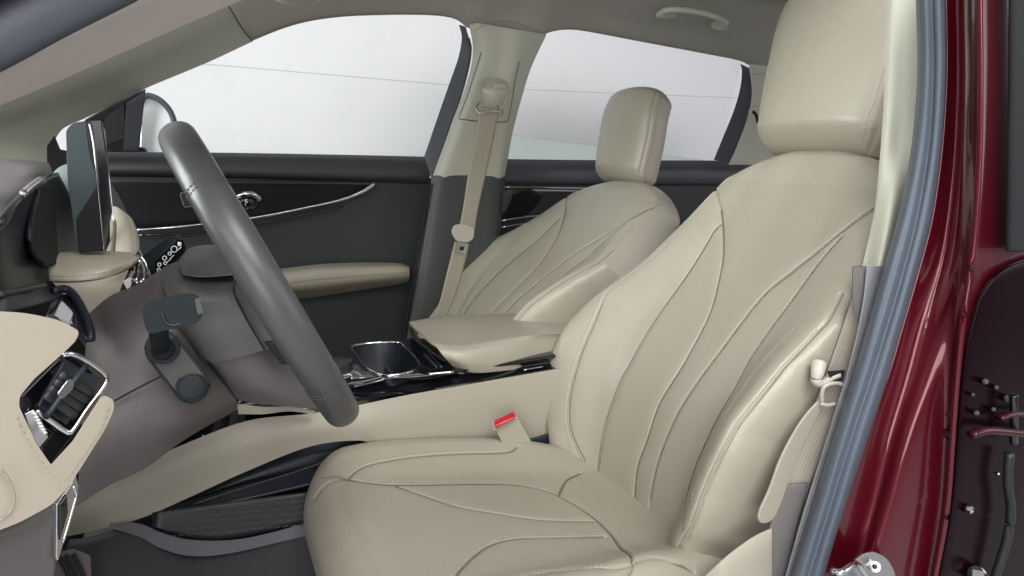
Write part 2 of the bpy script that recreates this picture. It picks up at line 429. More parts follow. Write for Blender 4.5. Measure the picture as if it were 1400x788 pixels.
def build_headrest(parent, kw=1.0, kd=1.0, ks=1.0, ds=0):
    # rounded block leaning forward, its sides closed by flat panels behind a stitched edge
    s0, s1 = .668, .975; loops = []; Rr = .035; c0 = -.004
    st = [(s0+Rr-Rr*math.cos(a), 1-math.sin(a)) for a in np.linspace(.05, math.pi/2, 16)]
    st += [(s, 0) for s in np.linspace(s0+Rr, s1-Rr, 90)[1:-1]] + [(s1-Rr+Rr*math.sin(a), 1-math.cos(a)) for a in np.linspace(0, math.pi/2*.97, 18)]
    SG = []; WG = []; HG = []
    for s, cp in st:
        v = (s-s0)/(s1-s0); hw = (.121+.012*math.sin(v*math.pi)-.004*max(0, v-.7)/.3)*kw
        lean = .085*v - .05*max(0, v-.62)**2*3 ; th = .052
        base = .012+lean
        pr_ = [(0,.010),(.4,.008),(.72,.002),(.9,-.008),(.975,-.022),(1.0,-.045),(1.0,-.075),(.96,-.10),(.85,-.115),(.4,-.12)]
        P = [(a*hw, b_) for a, b_ in pr_]+[(0,-.12)]+[(-a*hw, b_) for a, b_ in pr_[:0:-1]]
        P = cr([(a, b_*(kd if b_ < 0 else 1)) for a, b_ in P], 260, True); hm = -.055*kd
        P = np.stack([P[:,0]*(1-cp*Rr*.75/hw), hm+(P[:,1]-hm)*(1-cp*.9)], 1)
        SG.append(np.full(260, s)); WG.append(c0+P[:,0]); HG.append(base+P[:,1])
    Sg, Wg, Hg = map(np.array, (SG, WG, HG)); Sg = s0+(Sg-s0-.020*np.clip((Sg-s0-.14)/.16, 0, 1)**1.5*np.abs((Wg-c0)/.12)**2.6)*ks+ds
    hw_ = (Wg.max(1)-Wg.min(1))/2
    tt = (Wg-c0)/hw_[:, None]
    mid = (Wg.max(1)+Wg.min(1))[:,None]/2
    fr_ = Hg > (Hg.max(1)-.06)[:, None]
    dd = np.abs(np.abs(Wg-c0)-(hw_[:,None]-.004))
    g_ = np.exp(-(dd/.0022)**2)*.003*fr_
    # groove sits on the wrap-around edge: push toward the block's middle
    Wg2 = Wg-np.sign(Wg-c0)*g_*.7; Hg2 = Hg-g_*.8
    g2 = np.exp(-((Hg-(Hg.max(1)-.085)[:,None])/.0018)**2)*.0022*(np.abs(tt) > .9)
    Wg2 = Wg2-np.sign(Wg-c0)*g2
    Pw = np.array(SO)+Sg[...,None]*np.array(S_)+Wg2[...,None]*np.array(W_)+Hg2[...,None]*np.array(N_)
    me = body_from_loops(list(Pw), np.stack([Wg.ravel(), Sg.ravel()], 1), np.zeros(Sg.size))
    o = link('headrest', me, M['leather'], parent, origin=SO)
    ls = []
    for sg in (1, -1):
        for off in (.011, .0):
            a = []
            for i, (s, cp) in enumerate(st):
                if cp > .75: continue
                side = np.where(np.sign(tt[i]) == sg)[0]; cand = [j for j in side if fr_[i, j]]
                tw = hw_[i]-.004-off if off else hw_[i]-.0005
                j = min(cand, key=lambda j: abs(abs(Wg[i, j]-c0)-tw)) if off else min(cand, key=lambda j: abs(Hg[i,j]-(Hg[i].max()-.040)))
                p = Vector(Pw[i, j]); a.append(p+N_*.0005+W_*sg*.0004)
            ls.append((np.array(a), [(N_+W_*sg).normalized()]*len(a)))
            if off == 0: sweep('seam', [p-N_*.0012-W_*sg*.0010 for p in a][::4], M['seam'], o, rad=.0011, n=90, ns=6, origin=SO)
    dashes('stitching', ls, M['thread'], o, origin=SO)
    p = [SO+S_*.60+N_*-.05, SO+S_*.70+N_*-.045]
    for sg in (-.05, .05):
        sweep('post', [p[0]+W_*(sg-.012), p[1]+W_*(sg-.012)], M['chrome'], o, rad=.006, n=4, ns=16, origin=SO)
    return o

# ---- cushion: stations run front to back
CX0, CX1 = .105, .66
cw = smooth_f([.10,.13,.2,.3,.4,.5,.66], [.262,.268,.272,.268,.258,.238,.21])
ccen = smooth_f([.10,.3,.5,.66], [.815,.822,.83,.835])
zc = smooth_f([.10,.14,.2,.3,.4,.5,.58,.66], [.640,.650,.648,.632,.612,.594,.580,.575])
zb = smooth_f([.10,.16,.25,.4,.5,.6,.66], [.004,.016,.026,.034,.034,.020,.0])
CP = [(0,0,0),(.3,0,.0),(.52,0,.12),(.68,0,.62),(.80,0,1.0),(.90,-.003,.85),(.965,-.022,.25),(.99,-.06,0),(.985,-.11,0),(.96,-.15,0),(.9,-.165,0),(.5,-.17,0),(.2,-.17,0)]
def Z_at(x, y):
    t = min(abs(y-ccen(x))/cw(x), .93); P = np.array(CP[:7]); return zc(x)+np.interp(t,P[:,0],P[:,1])+np.interp(t,P[:,0],P[:,2])*zb(x)
def pix_xy(px, py):
    z = .62
    for _ in range(14):
        p = UZ(px, py, z); z = .5*z+.5*Z_at(min(max(p.x,.1),.66), p.y)
    return p.x, p.y
def xy_line(P): return cr([pix_xy(*p) for p in P], 70)
cs = dict(
 a=xy_line([(477,652),(487,643),(503,635),(535,628),(571,623),(636,619),(680,618),(698,616),(708,609)]),
 b=xy_line([(430,655),(445,651),(456,650),(486,656),(529,661),(593,661),(650,660),(700,661),(743,669),(777,684),(811,706),(837,731),(856,753),(864,772),(858,787)]),
 c=xy_line([(541,663),(571,674),(623,691),(679,701),(743,710),(816,712)]),
 d=xy_line([(600,830),(623,787),(640,766),(666,746),(700,736),(743,734),(829,732)]),
 e=xy_line([(764,676),(769,664),(776,654),(794,645)]),
 f=xy_line([(700,790),(764,780),(829,777),(860,775),(867,770),(893,764),(923,770),(949,783)]),
)
def build_cushion(parent):
    Rf = .075; nst = 330; NPc = 520
    st = [(CX0+Rf-Rf*math.cos(a)-.0, 1-math.sin(a)) for a in np.linspace(.04, math.pi/2, 46)] + [(x, 0) for x in np.linspace(CX0+Rf, CX1, nst)[1:]]
    XG = []; YG = []; ZG = []
    for x, cp in st:
        w, c, z0, zz = cw(x), ccen(x), zc(x), zb(x)
        Rr = [(c+a*w, z0+b_+d_*zz) for a, b_, d_ in CP]; Ll = [(c-a*w, z0+b_+d_*zz) for a, b_, d_ in CP[:0:-1]]
        P = resamp(Rr+Ll, NPc, z0-.05); zm = z0-.085
        dz = Rf*cp*.95
        P = np.stack([c+(P[:,0]-c)*(1-cp*.035/w*1.3), zm+(P[:,1]-zm)*(1-dz/.085)], 1)
        XG.append(np.full(NPc, x)); YG.append(P[:,0]); ZG.append(P[:,1])
    X, Y, Z = map(np.array, (XG, YG, ZG))
    top = Z > (np.array([zc(x) for x, _ in st])-.06)[:, None]
    ds = seam_disp(X, Y, [cs[k] for k in 'abcde']+[cs['f']], (.0042, .0012, .010))
    Z2 = Z-ds*top
    lc, lb = cs['c'], cs['b']
    pf = (top & (np.abs(Y-ccen(.3)) < .135) & (X < .48) & (X > .15)).astype(float)
    Pw = np.stack([X, Y, Z2], -1)
    me = body_from_loops(list(Pw), np.stack([Y.ravel(), X.ravel()], 1), pf.ravel())
    o = link('seat_cushion', me, M['leather'], parent)
    def line(L_, off):
        t = np.gradient(L_, axis=0); t /= np.linalg.norm(t, axis=1)[:, None]+1e-9; q = L_+np.stack([-t[:,1], t[:,0]], 1)*off
        out = [Vector((a, b_, Z_at(min(max(a,.1),.66), b_)+.0002)) for a, b_ in q if .16 < a < .62]
        return np.array(out), [Vector((0,0,1))]*len(out)
    for key in 'abcdef':
        cord = [Vector((a, b_, Z_at(min(max(a,.1),.66), b_)-.0028)) for a, b_ in cs[key] if .13 < a < .64]
        if len(cord) > 6: sweep('seam', cord[::2], M['seam'], o, rad=.0010, n=120, ns=6)
    ls = [line(cs['a'], .005), line(cs['a'], -.005), line(cs['b'], .005), line(cs['d'], .004), line(cs['f'], .005)]
    dashes('stitching', [l for l in ls if len(l[0]) > 4], M['thread'], o)
    return o

seat = thing('front_seat', (.38, .82, .25), 'large near cream leather seat whose headrest is cut off by the top edge', 'car seat', 'cream leather front seats')
back_o = build_backrest(seat); head_o = build_headrest(seat); cush_o = build_cushion(seat)
# plastic side shield and recline trim at the foot of the backrest, near side
plate('recliner_cover', [(1128,543,.572),(1104,566,.57),(1083,598,.57),(1066,632,.57),(1053,668,.57),(1038,703,.57),(1041,716,.57),(1056,712,.57),(1068,690,.57),(1080,655,.57),(1096,615,.57),(1118,572,.57)], M['beigepl'], seat, thick=.03, bevel=.008, smooth=70, seg=6)
loft('side_shield', [[(962,790,.59),(985,768,.58),(1010,748,.575),(1034,732,.572),(1056,722,.57)],
                     [(962,810,.59),(985,795,.575),(1010,775,.57),(1034,760,.566),(1056,745,.565)],
                     [(962,860,.59),(985,860,.57),(1010,860,.568),(1034,860,.565),(1056,860,.565)]], M['beigepl'], seat, nu=30, nv=14, thick=.02, bevel=.006)
box('seat_base', (.40,.83,.40), (.44,.40,.14), M['matte'], seat, bevel=.02)
for yy in (.66, 1.0):
    box('seat_rail', (.40, yy, .30), (.60,.04,.05), M['black'], seat, bevel=.005)

def copy_tree(o, parent=None):
    c = o.copy(); col.objects.link(c); c.parent = parent
    for ch in list(o.children): copy_tree(ch, c)
    return c
head_o.parent = None; head_o.parent = seat
pseat = copy_tree(seat)
pseat.name = 'front_seat.001'
pseat['label'] = 'cream leather front seat beyond the armrest, its whole headrest seen against the rear window'
pseat.location = seat.location + Vector((-.045, .735, .035))
for ch in list(pseat.children):
    if ch.name.split('.')[0] == 'headrest':
        for q in list(ch.children): bpy.data.objects.remove(q)
        bpy.data.objects.remove(ch); continue
    if ch.name.split('.')[0] == 'backrest': ch.rotation_euler = (0, R(16), 0); ch.scale = (1, 1.2, 1); ch.location.y -= .045
    if ch.name.split('.')[0] == 'seat_cushion': ch.location.z -= .13
    if ch.name.split('.')[0] in ('recliner_cover',):
        bpy.data.objects.remove(ch)
h2 = build_headrest(seat, .89, .72, .80, -.022); h2.parent = pseat; h2.rotation_euler = (0, R(2), 0); h2.location = h2.location + Vector((.148, 0, -.085))

# ================================================================= STEERING WHEEL
wc = Vector((.058, .82, 1.003)); aw = R(25)
AX = Vector((math.cos(aw), 0, math.sin(aw)))            # towards the driver
WUv = Vector((-math.sin(aw), 0, math.cos(aw)))
WY = Vector((0,1,0))
wheel = thing('steering_wheel', wc, 'grey leather steering wheel seen almost edge on in front of the dark door', 'steering wheel')
RW = .182
def ringpt(a, r=RW, off=0): return wc + WUv*(r*math.cos(a)) - WY*(r*math.sin(a)) + AX*off
def rim_mesh():
    n, ns = 220, 32; V = []; Fc = []
    joints = [R(47), R(120), R(-47), R(-120)]
    for i in range(n):
        a = 2*math.pi*i/n; cdir = (WUv*math.cos(a)-WY*math.sin(a))
        k = 1.0
        for j_ in joints:
            da = abs((a-j_+math.pi) % (2*math.pi)-math.pi); k -= .07*math.exp(-(da/.010)**2)
            
        thumb = 1+.10*math.exp(-((((a-R(70)+math.pi) % (2*math.pi))-math.pi)/.35)**2)+.10*math.exp(-((((a+R(70)+math.pi) % (2*math.pi))-math.pi)/.35)**2)
        for j in range(ns):
            b_ = 2*math.pi*j/ns
            V.append(wc+cdir*(RW+.0165*k*thumb*math.cos(b_))+AX*(.0195*k*math.sin(b_)))
    Fc = [(i*ns+j, ((i+1) % n)*ns+j, ((i+1) % n)*ns+(j+1) % ns, i*ns+(j+1) % ns) for i in range(n) for j in range(ns)]
    me = mesh(V, Fc); bm = bmesh.new(); bm.from_mesh(me); bmesh.ops.recalc_face_normals(bm, faces=bm.faces[:]); bm.to_mesh(me); bm.free(); return me
rim = link('rim', rim_mesh(), M['rim'], wheel)
jl = []
for a in (R(47), R(120)):
    for da in (-.014,.014):
        cdir = (WUv*math.cos(a+da)-WY*math.sin(a+da)); P = []; Nn = []
        for k in range(40):
            b_ = 2*math.pi*k/40; n = cdir*math.cos(b_)+AX*math.sin(b_); P.append(wc+cdir*(RW+.0166*math.cos(b_))+AX*(.0196*math.sin(b_))); Nn.append(n)
        jl.append((np.array(P), Nn))
dashes('stitching', jl, M['column'], rim, L=.003, gap=.0012)
# hub and three spokes
hub = []
for k in range(24):
    a = 2*math.pi*k/24; hub.append(wc+WUv*(.068*math.cos(a)-.005)-WY*(.085*math.sin(a))+AX*.004)
me = mesh(hub, [tuple(range(24))]); 
me.flip_normals() if me.polygons[0].normal.dot(AX) < 0 else None
mods(link('airbag_cover', me, M['column'], wheel), .035, .014, seg=5)
for a in (R(82), R(-82), R(180)):
    sp_ = [ringpt(a, .06, -.008), ringpt(a, .11, -.006), ringpt(a, .15, -.004), ringpt(a, .178, -.002)]
    sweep('spoke', sp_, M['column'], wheel, rad=.022, rad2=.010, n=20, ns=18, upv=AX, square=False)

# ================================================================= STEERING COLUMN
colm = thing('steering_column', (-.05,.82,.92), 'grey plastic steering column cover with black stalks behind the wheel rim', 'steering column')
# top lid
loft('top_cover', [[(247,352,.86),(262,338,.90),(300,334,.92),(335,333,.93),(352,342,.92)],
                   [(244,362,.80),(258,356,.80),(300,352,.80),(340,351,.80),(362,358,.80)],
                   [(250,374,.76),(275,378,.755),(310,376,.75),(345,373,.75),(372,372,.75)]], M['column'], colm, nu=40, nv=20, thick=.012, bevel=.004)
loft('lower_shroud', [[(222,366,.84),(246,358,.83),(275,374,.80),(325,376,.78),(350,374,.78),(372,380,.80)],
                      [(222,385,.78),(250,392,.755),(280,398,.745),(330,398,.74),(360,400,.74),(388,408,.78)],
                      [(236,430,.76),(262,440,.745),(300,440,.735),(350,440,.73),(385,450,.74),(405,456,.78)],
                      [(255,466,.765),(285,495,.75),(320,492,.735),(370,478,.73),(395,480,.74),(425,488,.80)]], M['column'], colm, nu=60, nv=40, thick=.02, bevel=.005)
loft('column_skirt', [[(258,462,.78),(290,494,.755),(340,486,.74),(385,474,.76),(440,490,.80)],
                      [(290,505,.79),(325,530,.765),(360,530,.75),(420,535,.77),(455,540,.80)],
                      [(322,545,.80),(345,552,.78),(385,556,.77),(430,560,.78),(460,565,.80)]], M['greypl'], colm, nu=50, nv=30, thick=.02, bevel=.005)
plate('column_slot', [(362,470,.725),(400,468,.725),(424,498,.735),(385,500,.735)], M['matte'], colm, thick=.01, bevel=.002)
cyl('screw_hole', U(331,518,.752), U(331,518,.77), .0018, M['matte'], colm, bevel=0)
# seam line on shroud
sweep('shroud_seam', [(322,376,.735),(320,400,.728),(335,432,.722),(352,462,.722),(362,478,.722)], M['matte'], colm, rad=.0014, n=30, ns=6)
# gap strip between knee panel and column
loft('gap_strip', [[(246,452,.77),(285,498,.77),(325,548,.80)],[(254,450,.765),(292,494,.765),(330,540,.80)]], M['matte'], colm, nu=20, nv=4, thick=.01, bevel=0)
# wiper stalk with printed symbols (right of column)
st_o = loft('wiper_stalk', [[(193,352,1.0),(215,335,1.0),(238,321,1.0),(246,322,1.0)],
                            [(200,366,.985),(222,346,.98),(240,330,.98),(250,327,.98)],
                            [(206,382,.99),(222,362,.985),(240,343,.985),(253,338,.99)]], M['stalk'], colm, nu=30, nv=14, thick=.03, bevel=.008)
face = plate('symbol_panel', poly_round([(211,358,.97),(243,326,.97),(252,330,.97),(254,344,.97),(222,376,.97),(212,384,.97)], 4), M['piano'], st_o, thick=.004, bevel=.001)
def ring_mark(px, py, Y, r, parent, name='symbol'):
    c = U(px, py, Y); P = [c+RT*(r*math.cos(t))+UP*(r*math.sin(t)) for t in np.linspace(0, 2*math.pi, 17)[:-1]]
    return sweep(name, P, M['white'], parent, rad=.0006, n=24, ns=6, closed=True)
for (px, py, r) in ((218,362,.0022),(225,353,.0026),(226,360,.002),(238,341,.004),(217,369,.002),(232,347,.002)): ring_mark(px, py, .968, r, st_o)
plate('symbol', [(243,331,.967),(248,332,.967),(248,337,.967),(243,337,.967)], M['white'], st_o, thick=.001, bevel=0)
for (px, py) in ((221,371),(231,357),(245,341),(235,352)):
    sweep('symbol', [(px-3,py+2,.967),(px+3,py-3,.967)], M['white'], st_o, rad=.0005, n=4, ns=6)
sweep('chrome_ring', [(192,350,.985),(200,362,.98),(206,384,.98)], M['chrome'], st_o, rad=.002, n=14, ns=8)
# left stalk: stem in a ball socket, paddle pointing at the camera
stem = sweep('turn_signal_stalk', [(222,486,.742),(219,470,.715),(217,452,.69),(221,438,.68)], M['stalk'], colm, rad=.0085, rad2=.0085, n=24, ns=18)
pd = plate('paddle', poly_round([(194,421,.66,8),(202,412,.66,8),(258,400,.655,12),(272,404,.655,8),(277,418,.655,6),(276,436,.655,8),(266,444,.655,12),(222,453,.66,10),(203,458,.66,8),(196,440,.66,8)], 8), M['stalk'], stem, thick=.028, bevel=.007, seg=5)
plate('end_button', poly_round([(266,409,.652),(274,407,.652),(278,428,.652),(270,431,.652)], 3), M['belt'], stem, thick=.012, bevel=.002)
sweep('paddle_groove', [(222,430,.6575),(226,440,.6575),(236,445,.6575),(248,442,.6575)], M['black'], stem, rad=.0012, n=20, ns=8)

# ================================================================= DASHBOARD
dash = thing('dashboard', (-.15,1.1,.9), 'dashboard with cream leather pads, grey knee panel and tall centre screen', 'dashboard')
# knee panel, big grey
loft('knee_panel', [[(120,430,.86),(150,405,.86),(190,388,.86),(222,368,.86),(245,370,.86)],
                    [(115,500,.80),(150,470,.79),(190,450,.77),(230,440,.76),(258,458,.77)],
                    [(112,560,.76),(150,545,.755),(200,520,.75),(250,520,.755),(290,505,.775)],
                    [(110,620,.74),(150,600,.74),(200,580,.745),(255,570,.76),(322,545,.80)],
                    [(104,692,.75),(150,664,.76),(200,640,.77),(255,600,.79),(325,560,.84)]], M['greypl'], dash, nu=70, nv=60, thick=.02, bevel=.006)
sweep('panel_seam', [(157,548,.742),(190,530,.735),(222,514,.733),(240,505,.736)], M['matte'], dash, rad=.0011, n=30, ns=6)
# stadium bezel with ball socket and round plug
def stadium(a, b, r, n=14, Y1=.73, Y2=.735):
    a = np.array(a, float); b = np.array(b, float); d = (b-a)/np.linalg.norm(b-a); q = np.array([-d[1], d[0]]); out = []
    for k in range(n+1):
        t = math.pi*k/n; p = b+r*(q*math.cos(t)+d*math.sin(t)); out.append((p[0], p[1], Y2))
    for k in range(n+1):
        t = math.pi*k/n; p = a+r*(-q*math.cos(t)-d*math.sin(t)); out.append((p[0], p[1], Y1))
    return out
sweep('bezel_ring', stadium((223,477),(262,528),23.5, Y1=.728, Y2=.735), M['black'], dash, rad=.0015, n=80, ns=8, closed=True)
bez = plate('bezel', stadium((223,477),(262,528),22, Y1=.726, Y2=.734), M['column'], dash, thick=.02, bevel=.002)
sk = cyl('ball_socket', U(223,477,.724), U(223,477,.735), .0155, M['matte'], bez)
ball('socket_ball', U(223,478,.730), .0128, M['stalk'], bez)
pg = cyl('round_plug', U(262,529,.728), U(262,529,.74), .0150, M['matte'], bez)
cyl('plug_cap', U(262,529,.7255), U(262,529,.735), .0128, M['stalk'], bez)
# near end of the dash: cream pad wrapped round the side vent
endp = [(-60,422,.56,2),(0,426,.57,6),(42,429,.58,20),(84,439,.60,20),(109,453,.62,9),(104,466,.62,8),(91,479,.62,6),(47,518,.60,8),(27,542,.59,8),(26,556,.585,6),(50,607,.59,8),(70,636,.60,3),(100,603,.61,3),(141,540,.635,6),(155,546,.64,9),(156,560,.64,9),(145,585,.635,9),(117,630,.62,9),(93,667,.605,10),(70,691,.60,10),(28,714,.58,10),(0,725,.57,6),(-60,745,.56,2)]
pad = plate('side_pad', poly_round(endp, 8, 5), M['pad'], dash, thick=.07, bevel=.009, seg=6)
def frontline(P, dz=-.0012): return (cr(pts([(x, y, Y+dz) for x, y, Y in P]), 60), [-(FW)]*60)
dashes('stitching', [frontline([(100,462,.617),(70,487,.607),(40,512,.595),(22,538,.586),(20,560,.584),(45,612,.587),(68,645,.596),(80,655,.6)]),
                     frontline([(150,556,.636),(140,585,.631),(112,628,.617),(92,655,.604),(72,668,.60)])], M['thread_dark'], pad)
sweep('pad_groove', [(0,640,.569),(12,655,.572),(20,680,.575),(14,700,.575),(0,712,.569)], M['thread_dark'], pad, rad=.0008, n=30, ns=6)
# vent
vent = plate('side_vent', [(91,479,.635),(148,512,.655),(141,540,.655),(98,600,.63),(70,637,.615),(50,607,.605),(26,556,.60),(28,542,.60)], M['piano'], dash, thick=.02, bevel=.002)
plate('vent_recess', [(88,494,.628),(136,517,.645),(92,582,.622),(52,556,.608)], M['navy'], vent, thick=.004, bevel=.001)
sweep('vent_frame', [(86,486,.622),(100,485,.625),(125,497,.635),(146,515,.645),(142,530,.642),(118,562,.630),(99,590,.618),(90,590,.616),(70,576,.610),(50,562,.604)], M['chrome'], vent, rad=.0012, rad2=.0022, n=70, ns=10)
for k in range(4):
    t = (k+1)/5; a = (55+35*t, 548-45*t, .602+.012*t); b_ = (96+38*t, 580-52*t, .614+.02*t)
    sweep('vent_slat', [a, ((a[0]+b_[0])/2,(a[1]+b_[1])/2,(a[2]+b_[2])/2), b_], M['black'], vent, rad=.0010, rad2=.0035, n=8, ns=8)
plate('vent_thumb', poly_round([(78,540,.598),(94,518,.606),(102,520,.608),(100,532,.606),(86,546,.600)], 4), M['chrome'], vent, thick=.008, bevel=.0015)
sweep('vent_vane', [(62,572,.605),(82,545,.606),(100,522,.612),(118,500,.625)], M['navy'], vent, rad=.0022, n=12, ns=8)
dial = loft('vent_dial', [[(34,566,.594),(42,590,.592),(54,612,.594)],[(46,560,.597),(58,578,.596),(66,598,.598)]], M['satin'], vent, nu=24, nv=8, thick=.01, bevel=.003)
for k in range(7):
    t = k/6; ball('dial_stud', U(48+14*t, 566+26*t, .5945), .0017, M['chrome'], dial)
# lower grey corner below the cream end and crystal bright strip
plate('lower_corner', [(-60,748,.585),(0,729,.59),(30,717,.60),(72,694,.615),(97,660,.63),(98,700,.64),(82,760,.63),(74,830,.62),(-60,830,.585)], M['greypl'], dash, thick=.05, bevel=.008)
cs_ = plate('bright_strip', [(104,648,.632),(108,664,.635),(106,684,.634),(86,748,.622),(80,768,.618),(77,762,.618),(78,690,.618),(98,662,.63)], M['satin'], dash, thick=.006, bevel=.001)
plate('strip_gloss', [(82,690,.616),(92,676,.622),(94,700,.622),(83,740,.616)], M['piano'], cs_, thick=.003, bevel=.0008)
sweep('strip_edge', [(100,664,.624),(104,676,.626),(97,705,.622),(86,742,.616)], M['chrome'], cs_, rad=.0012, n=12, ns=8)
# dash top pad and hood over the instruments
loft('top_pad', [[(-80,216,1.25),(0,217,1.25),(40,219,1.25),(66,222,1.27)],
                 [(-80,226,1.0),(0,228,.98),(45,228,1.0),(72,236,1.1)],
                 [(-80,262,.75),(0,258,.75),(35,248,.85),(66,240,1.02)],
                 [(-80,330,.62),(0,306,.64),(28,268,.74),(60,244,.95)]], M['greytop'], dash, nu=50, nv=40, thick=.015, bevel=.005)
sweep('hood_trim', [(0,306,.635),(15,285,.67),(30,268,.73),(52,247,.86)], M['black'], dash, rad=.003, n=20, ns=8)
sweep('hood_bright_strip', [(31,266,.715),(42,256,.77),(55,246,.86)], M['satin'], dash, rad=.003, rad2=.0035, n=14, ns=8)
# instrument binnacle, dark and deep
loft('instrument_panel', [[(-60,330,.70),(0,305,.72),(30,272,.82),(62,246,1.0),(80,236,1.1)],
                          [(-60,380,.70),(0,350,.74),(30,330,.86),(60,300,1.02),(100,280,1.15)],
                          [(-60,420,.69),(0,395,.74),(35,385,.85),(66,370,1.0),(110,350,1.12)],
                          [(-60,440,.68),(0,430,.70),(40,420,.80),(80,410,.92),(120,410,.98)]], M['navy'], dash, nu=50, nv=40, thick=.01, bevel=0)
loft('instrument_hood_side', [[(50,262,.93),(44,290,.90),(40,318,.88),(46,345,.88),(62,362,.90)],[(66,238,1.05),(75,280,1.05),(78,320,1.05),(80,345,1.05),(90,360,1.05)]], M['matte'], dash, nu=30, nv=12, thick=.01, bevel=0)
sweep('binnacle_edge', [(50,262,.925),(43,290,.895),(40,318,.875),(46,345,.875),(62,362,.89)], M['navy'], dash, rad=.004, n=24, ns=10)
sweep('binnacle_rim', [(0,402,.72),(30,397,.80),(60,390,.88)], M['belt'], dash, rad=.003, n=14, ns=8)
# dark vent wedge between instrument panel and cream pads
loft('inner_vent', [[(70,412,.80),(92,402,.84),(108,420,.82),(122,450,.80)],[(62,432,.74),(84,440,.74),(104,456,.74),(118,476,.75)]], M['piano'], dash, nu=24, nv=8, thick=.01, bevel=.001)
sweep('inner_vent_trim', [(72,398,.83),(92,396,.84),(108,414,.82),(122,448,.79),(124,466,.78)], M['navy'], dash, rad=.0045, n=24, ns=8)
# grey green speaker pad behind the screen
loft('centre_pad', [[(66,262,1.30),(72,238,1.33),(86,226,1.35),(110,222,1.36),(130,226,1.36)],
                    [(64,272,1.22),(74,256,1.24),(90,250,1.25),(110,248,1.26),(132,252,1.26)],
                    [(66,280,1.18),(76,276,1.19),(92,284,1.19),(110,286,1.20),(132,290,1.20)]], M['cyan'], dash, nu=30, nv=16, thick=.04, bevel=.006)
loft('speaker_recess', [[(60,276,1.25),(100,284,1.25),(150,290,1.25)],[(60,350,1.2),(100,352,1.2),(150,352,1.2)]], M['matte'], dash, nu=14, nv=8, thick=.01, bevel=0)
# cream pads of the centre stack
loft('stack_pad', [[(66,352,1.00),(72,345,1.06),(100,344,1.10),(140,343,1.12),(176,345,1.13),(188,348,1.13)],
                   [(66,366,.955),(90,368,.955),(120,367,.955),(150,361,.965),(178,356,1.0),(190,350,1.05)],
                   [(68,384,.945),(90,384,.94),(120,383,.94),(150,378,.95),(176,368,.98),(189,358,1.03)]], M['pad'], dash, nu=60, nv=24, thick=.02, bevel=.006)
spl = loft('stack_side', [[(69,382,.950),(95,383,.945),(130,382,.945),(160,376,.955),(176,369,.97)],
                    [(84,400,.93),(105,400,.93),(130,400,.93),(150,396,.94),(166,392,.95)],
                    [(112,425,.88),(122,430,.87),(135,432,.87),(148,425,.88),(162,408,.90)],
                    [(122,462,.84),(126,465,.83),(130,468,.83),(140,460,.84),(160,440,.86)]], M['beigepl'], dash, nu=40, nv=30, thick=.02, bevel=.004)
dashes('stitching', [frontline([(69,378,.942),(90,378,.937),(120,377,.937),(150,371,.947),(176,362,.977)])], M['thread_dark'], spl)
loft('stack_roll', [[(150,281,1.36),(150,310,1.30),(146,345,1.24)],
                    [(162,284,1.30),(165,312,1.24),(162,345,1.17)],
                    [(178,296,1.27),(182,320,1.21),(180,350,1.13)],
                    [(186,310,1.28),(191,330,1.22),(190,356,1.14)]], M['pad'], dash, nu=24, nv=24, thick=.03, bevel=.006)
loft('stack_roll_inner', [[(140,296,1.33),(136,345,1.24)],[(157,300,1.28),(150,346,1.18)]], M['beigepl'], dash, nu=12, nv=8, thick=.02, bevel=.004)
# bright and black controls beside the column
loft('control_cluster', [[(190,340,1.08),(196,352,1.06),(194,372,1.04)],[(164,385,.96),(170,395,.95),(168,404,.94)]], M['piano'], dash, nu=14, nv=14, thick=.01, bevel=.001)
for (a, b_) in (((188,352,1.04),(186,384,1.0)), ((193,360,1.03),(196,384,1.0)), ((176,380,.97),(188,388,.96))):
    sweep('bright_bezel', [a, ((a[0]+b_[0])/2+2,(a[1]+b_[1])/2,(a[2]+b_[2])/2), b_], M['chrome'], dash, rad=.0022, n=10, ns=8)
ball('bright_knob', U(191,358,1.02), .004, M['chrome'], dash)
ball('bright_knob', U(193,386,.97), .0035, M['chrome'], dash)
plate('bright_tab', poly_round([(168,385,.935),(180,378,.94),(179,392,.94),(174,396,.935)], 3), M['white'], dash, thick=.004, bevel=.001)
# ---- screen
scr = thing('touchscreen', U(130,345,1.08), 'tall thin touchscreen standing on the dash, seen from its edge', 'screen')
sb = plate('screen_housing', poly_round([(90,178,1.05,10),(100,168,1.05,10),(122,165,1.06,8),(128,175,1.06,6),(136,250,1.06,6),(142,341,1.05,6),(110,347,1.05,6),(104,330,1.05,6),(93,250,1.05,10)], 6), mat('screen_shell', (.055,.075,.082), .4), scr, thick=.018, bevel=.006, seg=5)
plate('screen_side', [(104,300,1.045),(136,250,1.048),(142,342,1.045),(108,347,1.045)], M['matte'], scr, thick=.006, bevel=.002)
plate('display_glass', [(124,166,1.055),(138,165,1.12),(144,178,1.22),(154,288,1.20),(143,343,1.06)], M['screen'], scr, thick=.006, bevel=.001)
sweep('bright_edge', [(122,168,1.046),(128,200,1.044),(134,260,1.044),(142,342,1.044)], M['chrome'], scr, rad=.0010, n=30, ns=8)
sweep('glass_edge', [(139,168,1.13),(146,215,1.2),(153,280,1.19),(156,310,1.18)], M['satin'], scr, rad=.0009, n=20, ns=6)

